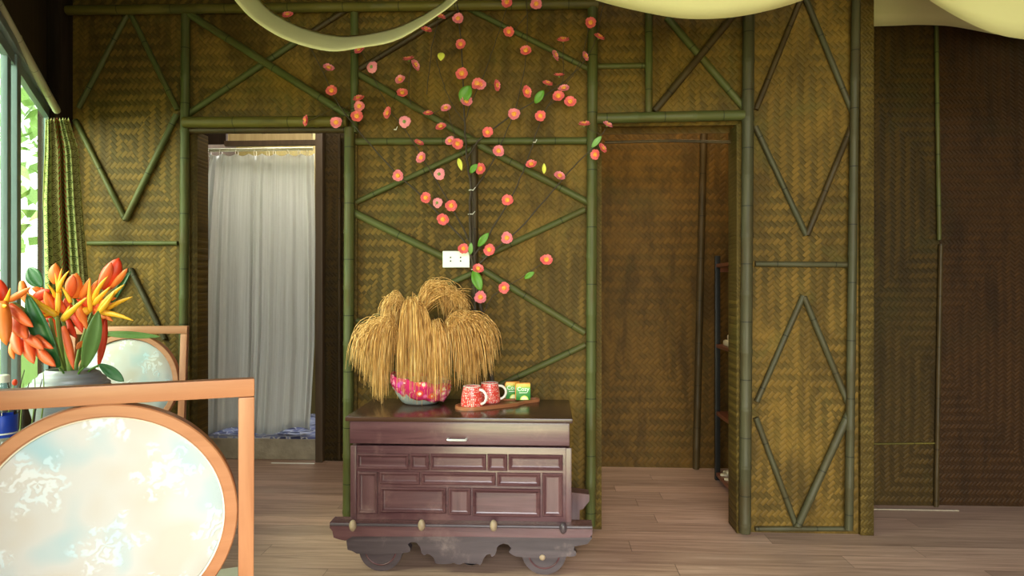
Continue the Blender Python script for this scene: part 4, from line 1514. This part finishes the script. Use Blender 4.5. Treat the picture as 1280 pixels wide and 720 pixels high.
vc = PD(88, 470, 2.0)
VB = Vector((vc.x, vc.y, TZ))
RV = 93 * 2.0 / 850 / 2
vase = thing('flower_vase', 'squat silver grey ribbed vase holding the orange flowers', 'vase', VB)
VH = CAMZ - (461 - 360) / 850 * 2.0 - TZ
prof = [(0, 0.001), (RV * 0.55, 0.001), (RV * 0.62, 0.01), (RV * 0.85, VH * 0.35), (RV, VH * 0.66)]
for k in range(9):
    a = k / 8
    prof.append((RV * (1.0 - 0.40 * a ** 1.6) + (0.003 if k % 2 else -0.002), VH * (0.70 + 0.28 * a)))
prof += [(RV * 0.56, VH), (RV * 0.52, VH * 0.985), (RV * 0.55, VH * 0.9), (RV * 0.8, VH * 0.6), (RV * 0.5, 0.02), (0, 0.012)]
MB().lathe(prof, n=48).build('body', M['vase'], vase)

# ------------------------------------------------------------------ heliconias
K = 1 / 4.8


def hp(x, y, d=2.0):
    return PD(x * K, 310 + y * K, d)


MOUTH = VB + Vector((0, 0, VH))


def spindle(a, b, w, fl_=0.6, n=9, bend=0.0, prof='bract'):
    a, b = Vector(a), Vector(b)
    d = b - a
    side = d.cross(Vector((0.25, -1, 0.1))).normalized()
    pts, rs = [], []
    for i in range(n + 1):
        u = i / n
        pts.append(a + d * u + side * (bend * d.length * math.sin(u * math.pi)))
        if prof == 'bract':
            q = math.sin(math.pi * min(1, 0.12 + 0.88 * u)) ** 0.7 if i < n else 0.03
        else:
            q = (1 - u) ** 0.6 * (0.55 + 0.45 * math.sin(min(1, u * 3) * math.pi / 2)) + 0.03
        rs.append(max(w * 0.5 * q, 0.0006))
    return MB().tube(pts, rs, 8, flat=(side.cross(d.normalized()).normalized(), fl_))


def heliconia(label, stem_px, parts_):
    t_ = thing('heliconia_stem', label, 'flower', MOUTH + Vector((0, 0, -0.1)), 0, 'orange heliconia stems in the grey vase')
    inv = Matrix.Translation(t_.location).inverted()
    pts = [VB + Vector((random.uniform(-.02, .02), random.uniform(-.02, .02), 0.03)), MOUTH + Vector((random.uniform(-.02, .02), random.uniform(-.02, .02), -0.01))] + [hp(*q) for q in stem_px]
    o = MB().tube([bez(pts, q / 10) for q in range(11)], 0.0055, 8).build('stem', M['stem_green'], t_, angle=180)
    o.matrix_parent_inverse = inv
    for (a, b, w, m_, kind) in parts_:
        da = a[2] if len(a) > 2 else 2.0
        db = b[2] if len(b) > 2 else da - 0.03
        o = spindle(hp(a[0], a[1], da), hp(b[0], b[1], db), w * K * 2.0 / 850, 0.6, bend=random.uniform(-0.06, 0.06), prof='bract' if kind == 'bract' else 'sp').build(kind, M[m_], t_, angle=180)
        o.matrix_parent_inverse = inv
    return t_


heliconia('hanging heliconia with long coral bracts drooping at the far left', [(260, 480, 1.93), (140, 330, 1.9), (60, 330, 1.9)], [
    ((60, 340, 1.88), (200, 475, 1.85), 62, 'coral', 'bract'), ((70, 430, 1.88), (165, 548, 1.85), 78, 'coral', 'bract'), ((85, 505, 1.9), (128, 645, 1.86), 62, 'coral', 'bract'),
    ((130, 550, 1.9), (205, 695, 1.86), 66, 'coral', 'bract'), ((150, 530, 1.88), (262, 610, 1.85), 60, 'coral', 'bract'), ((170, 490, 1.9), (322, 604, 1.86), 56, 'coral', 'bract'),
    ((210, 590, 1.9), (335, 712, 1.86), 62, 'coral', 'bract'), ((15, 320, 1.85), (40, 585, 1.82), 92, 'orange', 'bract'), ((150, 455, 1.92), (285, 497, 1.9), 30, 'red', 'bract'), ((70, 570, 1.92), (85, 668, 1.9), 36, 'orange', 'bract'),
    ((20, 320, 1.88), (-5, 185, 1.88), 70, 'red', 'bract'), ((20, 350, 1.86), (62, 240, 1.84), 34, 'yellow', 'sepal'), ((40, 320, 1.88), (185, 235, 1.88), 40, 'orange', 'bract'), ((-10, 330, 1.86), (-50, 480, 1.84), 70, 'coral', 'bract'), ((-20, 340, 1.87), (-60, 240, 1.84), 60, 'orange', 'bract'),
    ((10, 350, 1.85), (40, 345, 1.83), 40, 'yellow', 'sepal')])
heliconia('upright heliconia with yellow orange spikes at the left centre of the vase', [(360, 620, 1.96), (350, 460, 1.95), (342, 400, 1.95)], [
    ((340, 215, 1.99), (335, 90, 1.99), 74, 'orange', 'bract'), ((342, 405, 1.93), (330, 150, 1.93), 36, 'yellow', 'sepal'), ((340, 400, 1.92), (160, 265, 1.9), 42, 'yellow', 'sepal'), ((345, 270, 1.93), (415, 135, 1.92), 30, 'yellow', 'sepal'),
    ((340, 405, 1.92), (195, 310, 1.9), 44, 'yellow', 'sepal'), ((335, 300, 1.94), (285, 215, 1.92), 24, 'yellow', 'sepal'), ((350, 240, 1.93), (372, 120, 1.93), 22, 'yellow', 'sepal'),
    ((330, 380, 1.96), (270, 255, 1.95), 50, 'orange', 'bract'), ((390, 390, 1.96), (340, 290, 1.95), 50, 'coral', 'bract'), ((320, 320, 1.97), (245, 235, 1.97), 48, 'red', 'bract')])
heliconia('heliconia with a plump orange bud in the centre of the bouquet', [(420, 640, 1.98), (395, 500, 1.97), (380, 440, 1.96)], [
    ((445, 300, 1.97), (462, 150, 1.96), 100, 'orange', 'bract'), ((420, 290, 1.96), (440, 160, 1.94), 60, 'coral', 'bract'), ((375, 435, 1.93), (525, 295, 1.91), 46, 'yellow', 'sepal'), ((370, 430, 1.93), (418, 345, 1.92), 30, 'yellow', 'sepal'), ((425, 330, 1.94), (366, 228, 1.93), 30, 'yellow', 'sepal'),
    ((480, 300, 1.97), (540, 180, 1.96), 44, 'orange', 'bract'), ((420, 380, 1.98), (495, 510, 1.95), 50, 'red', 'bract'), ((470, 330, 1.98), (525, 490, 1.96), 52, 'orange', 'bract'), ((400, 420, 1.99), (460, 540, 1.97), 46, 'red', 'bract'), ((500, 560, 1.98), (460, 610, 1.96), 34, 'orange', 'bract'), ((440, 420, 2.0), (390, 300, 1.99), 60, 'coral', 'bract'), ((500, 420, 2.0), (520, 300, 2.0), 70, 'coral', 'bract')])
heliconia('tallest heliconia with a big red bud and yellow spikes at the right', [(520, 640, 2.0), (570, 460, 2.0), (590, 380, 2.0)], [
    ((620, 245, 2.0), (715, 60, 1.99), 118, 'red', 'bract'), ((600, 240, 1.99), (668, 85, 1.97), 66, 'coral', 'bract'), ((670, 235, 1.99), (765, 122, 1.98), 42, 'orange', 'bract'), ((545, 380, 1.95), (540, 185, 1.94), 34, 'yellow', 'sepal'), ((555, 320, 1.95), (648, 168, 1.94), 36, 'yellow', 'sepal'),
    ((590, 385, 1.94), (748, 218, 1.93), 46, 'yellow', 'sepal'), ((595, 390, 1.93), (690, 255, 1.92), 36, 'yellow', 'sepal'), ((600, 385, 1.94), (800, 436, 1.92), 40, 'yellow', 'sepal'), ((620, 375, 1.95), (796, 292, 1.94), 38, 'yellow', 'sepal'), ((560, 340, 1.95), (665, 230, 1.94), 40, 'yellow', 'sepal'), ((540, 330, 1.98), (590, 190, 1.97), 40, 'orange', 'bract'),
    ((600, 330, 1.95), (700, 300, 1.94), 30, 'orange', 'bract'), ((625, 400, 2.0), (588, 720, 1.99), 52, 'red', 'bract'), ((570, 400, 2.0), (620, 300, 1.98), 70, 'coral', 'bract')])
heliconia('low red heliconia leaning left in front of the vase', [(300, 640, 1.93), (330, 500, 1.92), (300, 420, 1.92)], [
    ((130, 200, 1.97), (175, 345, 1.95), 54, 'orange', 'bract'), ((200, 300, 1.97), (300, 250, 1.96), 60, 'red', 'bract'), ((230, 330, 1.98), (310, 330, 1.97), 70, 'coral', 'bract'), ((380, 470, 1.92), (442, 730, 1.90), 46, 'coral', 'bract'), ((190, 400, 1.97), (260, 470, 1.96), 60, 'red', 'bract'), ((250, 260, 1.97), (190, 240, 1.96), 34, 'orange', 'bract'), ((300, 420, 1.98), (350, 540, 1.97), 50, 'coral', 'bract')])


fr_ = random.Random(11)
for lab, cx, cy, nn in (('red and orange heliconia tucked low behind the centre of the bouquet', 330, 380, 14), ('orange heliconia tucked behind the right side of the bouquet', 560, 360, 12)):
    pl = []
    for k in range(nn):
        a = R(fr_.uniform(-70, 250))
        r0, r1 = fr_.uniform(10, 40), fr_.uniform(90, 150)
        pl.append(((cx + r0 * math.cos(a), cy - r0 * math.sin(a), 1.985), (cx + r1 * math.cos(a), cy - r1 * math.sin(a) * 0.9, 1.97), fr_.uniform(30, 54), fr_.choice(['red', 'coral', 'orange', 'orange', 'yellow']), 'bract'))
    heliconia(lab, [(430, 640, 2.02), (cx, cy + 60, 2.03), (cx, cy, 2.03)], pl)


def loose_leaf(label, a, b, w, m_, curl=0.1, side=None, d0=1.95, d1=1.93, from_vase=True):
    t_ = thing('leaf_blade', label, 'leaf', MOUTH + Vector((0, 0, -0.1)), 0, 'green leaves in the grey vase')
    inv = Matrix.Translation(t_.location).inverted()
    A, Bq = hp(a[0], a[1], d0), hp(b[0], b[1], d1)
    o = leaf_mesh(A, Bq, w * K * 2 / 850, curl, side, 14, 0.0015).build('blade', M[m_], t_, angle=180)
    o.matrix_parent_inverse = inv
    pts = [VB + Vector((0, 0, 0.05)), MOUTH + Vector((0, 0, -0.02)), A]
    o = MB().tube([bez(pts, q / 6) for q in range(7)], 0.003, 6).build('leaf_stalk', M['leaf'], t_)
    o.matrix_parent_inverse = inv


loose_leaf('broad dark green leaf blade at the left of the vase', (355, 715), (165, 275), 110, 'leaf_dark', 0.06, None, 1.90, 1.89)
loose_leaf('pale upright folded leaf blade at the front of the vase', (505, 715), (590, 375), 88, 'leaf_pale', 0.05, (0.8, -0.7, 0.1), 1.92, 1.92)
loose_leaf('long pale leaf lying level and pointing right', (600, 512), (962, 532), 44, 'leaf_pale', 0.03, None, 2.0, 2.02)
loose_leaf('dark pointed leaf above the flowers at the upper left', (255, 235), (175, 118), 95, 'leaf_dark', 0.05, None, 2.03, 2.04)
loose_leaf('dark slim leaf behind the tallest red bud', (680, 330), (786, 140), 44, 'leaf_dark', 0.12, None, 2.04, 2.05)
loose_leaf('small dark leaf drooping over the right rim of the vase', (600, 700), (745, 800), 66, 'leaf_dark', -0.15, None, 1.97, 1.95)

# dried bits and bottle on the table at the far left
bt = PD(4, 560, 1.78)
bt.z = TZ
bo = thing('water_bottle', 'clear water bottle with blue label at the left edge of the table', 'bottle', bt)
MB().lathe([(0, 0.001), (0.028, 0.001), (0.031, 0.006), (0.031, 0.05), (0.029, 0.055), (0.031, 0.06), (0.031, 0.14), (0.028, 0.165), (0.014, 0.19), (0.012, 0.2), (0.012, 0.205), (0, 0.205)], n=28).build('bottle_body', M['bottle'], bo)
MB().lathe([(0.0316, 0.062), (0.0322, 0.063), (0.0322, 0.118), (0.0316, 0.119)], n=28).build('label_band', M['label_blue'], bo)
MB().lathe([(0, 0.203), (0.0145, 0.203), (0.0145, 0.221), (0.012, 0.223), (0, 0.223)], n=20).build('cap', M['white_plastic'], bo)
for k, dx in enumerate((0.2,)):
    MB().lathe([(0.0324, 0.0), (0.033, 0.0), (0.033, 0.004), (0.0324, 0.004)], n=28).build('label_stripe', M['letter'], bo, xf=Matrix.Translation((0, 0, 0.07 + k * 0.018)))
sp = thing('dried_twigs', 'thin dried brown twigs lying beside the vase on the table', 'twigs', PD(28, 540, 1.86))
sinv = Matrix.Translation(sp.location).inverted()
for k in range(7):
    a = PD(14 + k * 5, 548 - k * 2, 1.84)
    a.z = TZ + 0.006
    b = PD(20 + k * 6 + random.uniform(-6, 6), 466 + random.uniform(-4, 14), 1.87)
    m1 = a.lerp(b, 0.5) + Vector((random.uniform(-.03, .03), 0, 0.02))
    o = MB().tube([bez((a, m1, b), q / 6) for q in range(7)], [0.0028, 0.0026, 0.0024, 0.002, 0.0018, 0.0015, 0.001], 5).build('twig', M['bark'] if k % 2 else M['stem_green'], sp, angle=180)
    o.matrix_parent_inverse = sinv
    if k == 0:
        o2 = MB().ball(b, 0.007, 8, (1, 1, 1.3)).build('red_bud', M['red'], sp)
        o2.matrix_parent_inverse = sinv

# ------------------------------------------------------------------ shelf unit in the closet
SX0, SX1, SY0, SY1 = 1.045, 1.40, 3.72, 4.33
sh = thing('shelf_unit', 'narrow shelf unit with black posts and reddish shelves behind the right doorway', 'shelf', (1.2, 4.0, 0))
shi = Matrix.Translation(sh.location).inverted()
for (x, y) in ((SX0, SY1), (SX1, SY1), (SX0, SY0), (SX1, SY0)):
    if y == SY0:
        x += 0.02
    o = MB().box((x, y - 0.03, 0), (x + 0.03, y, 1.40), bev=0.002).build('post', M['black'], sh)
    o.matrix_parent_inverse = shi
for z in (0.05, 0.43, 0.85, 1.35):
    o = MB().box((SX0 + 0.004, SY0 + 0.004, z - 0.022), (SX1 + 0.026, SY1 - 0.004, z), bev=0.002).build('shelf', M['shelf_wood'], sh)
    o.matrix_parent_inverse = shi
o = MB().box((SX0 + 0.004, SY1 - 0.028, 1.30), (SX1 + 0.026, SY1 - 0.01, 1.327)).build('rail', M['shelf_wood'], sh)
o.matrix_parent_inverse = shi
tw = MB()
for k in range(3):
    tw.box((1.062 + 0.012 * k, 3.90 + 0.03 * k, 0.851 + 0.036 * k), (1.26, 4.20 - 0.05 * k, 0.851 + 0.036 * k + 0.035), bev=0.014)
tag(tw.build('towel', M['towel']), 'cream folded towel on the middle closet shelf', 'towel')
for k, (yy, lab) in enumerate(((4.24, 'cream slipper on the lowest closet shelf, farther one'), (4.12, 'cream slipper on the lowest closet shelf, nearer one'))):
    t_ = thing('slipper', lab, 'slipper', (1.165, yy, 0.0505), R(8 - 14 * k), 'cream slippers on the lowest shelf')
    mb = MB()
    ot = [(0.11 * math.cos(a), (0.034 + 0.008 * math.cos(a)) * math.sin(a)) for a in [2 * math.pi * q / 20 for q in range(20)]]
    a_ = [mb.bm.verts.new((x, y, 0)) for x, y in ot]
    b_ = [mb.bm.verts.new((x, y, 0.012)) for x, y in ot]
    mb.bm.faces.new(a_[::-1])
    mb.bm.faces.new(b_)
    for q in range(20):
        mb.bm.faces.new((a_[q], a_[(q + 1) % 20], b_[(q + 1) % 20], b_[q]))
    mb.build('sole', M['towel'], t_)
    rows = [[Vector((-0.02 - 0.06 * i / 4, 0.034 * math.cos(math.pi * j / 8), 0.012 + 0.03 * math.sin(math.pi * j / 8) * (1 - 0.5 * i / 4))) for j in range(9)] for i in range(5)]
    MB().grid(rows, 0.003).build('strap', M['towel'], t_)

# ------------------------------------------------------------------ garden outside the window and the verandah
struct(MB().box((-14, -14, -0.2), (14, 14, -0.12)).build('ground', M['grass'], smooth=False))
rnd = random.Random(3)
lf = MB()
for k in range(520):
    c = Vector((rnd.uniform(-5.6, -3.5), rnd.uniform(4.4, 6.8), 3.1 - abs(rnd.gauss(0, 0.6))))
    d = Vector((rnd.gauss(0, 1), rnd.gauss(0, 1), rnd.gauss(-0.6, 0.6))).normalized()
    s2 = d.cross(Vector((rnd.gauss(0, 1), rnd.gauss(0, 1), rnd.gauss(0, 1)))).normalized()
    L, w = rnd.uniform(0.12, 0.24), rnd.uniform(0.03, 0.06)
    v = [lf.bm.verts.new(q) for q in (c, c + d * L * 0.5 + s2 * w, c + d * L, c + d * L * 0.5 - s2 * w)]
    lf.bm.faces.new(v)
tag(lf.build('garden_foliage', M['hedge'], smooth=False), 'pale green garden foliage seen through the left window', 'foliage', kind='stuff')

# ------------------------------------------------------------------ light
w = bpy.data.worlds.new('world')
bpy.context.scene.world = w
w.use_nodes = True
bg = w.node_tree.nodes['Background']
bg.inputs[0].default_value = (0.90, 1.0, 0.90, 1)
bg.inputs[1].default_value = 3.2


def area(name, loc, aim, sx, sy, power, colr):
    l = bpy.data.lights.new(name, 'AREA')
    l.shape = 'RECTANGLE'
    l.size, l.size_y = sx, sy
    l.energy = power
    l.color = colr
    o = bpy.data.objects.new(name, l)
    col.objects.link(o)
    o.location = loc
    o.rotation_mode = 'QUATERNION'
    o.rotation_quaternion = (Vector(aim) - Vector(loc)).to_track_quat('-Z', 'Y')
    return o


area('verandah_sky', (-0.8, -6.5, 5.0), (-0.4, 3.0, 0.3), 9.0, 5.0, 2500, (0.88, 0.92, 1.0))
area('lawn_bounce', (-1.0, -3.6, 0.1), (-0.6, 3.0, 2.7), 6.5, 1.8, 520, (1.0, 0.93, 0.45))
wl = C0 + wd * 1.3 - wn * 1.3 + Vector((0, 0, 2.6))
area('window_daylight', wl, C0 + wd * 0.9 + wn * 1.6 + Vector((0, 0, 1.1)), 2.4, 1.8, 190, (0.92, 1.0, 0.76))
area('bathroom_daylight', (-1.9, 5.2, 2.7), (-1.9, 5.1, 0.0), 1.0, 0.6, 46, (0.95, 0.98, 1.0))
area('passage_fill', (-1.6, 4.0, 2.88), (-1.7, 4.5, 1.2), 0.6, 0.4, 13, (1.0, 0.92, 0.78))  # added fill without a fitting, brightens the transom and doorway curtain
area('passage_fill', (0.9, 4.0, 2.85), (0.8, 4.3, 0.6), 0.6, 0.4, 16, (1.0, 0.78, 0.45))  # added warm fill, no real lamp here, lifts the closet wall

vs = bpy.context.scene.view_settings
vs.view_transform = 'Standard'
vs.look = 'None'
vs.exposure = 0.0
vs.gamma = 1.0
vs.use_curve_mapping = False
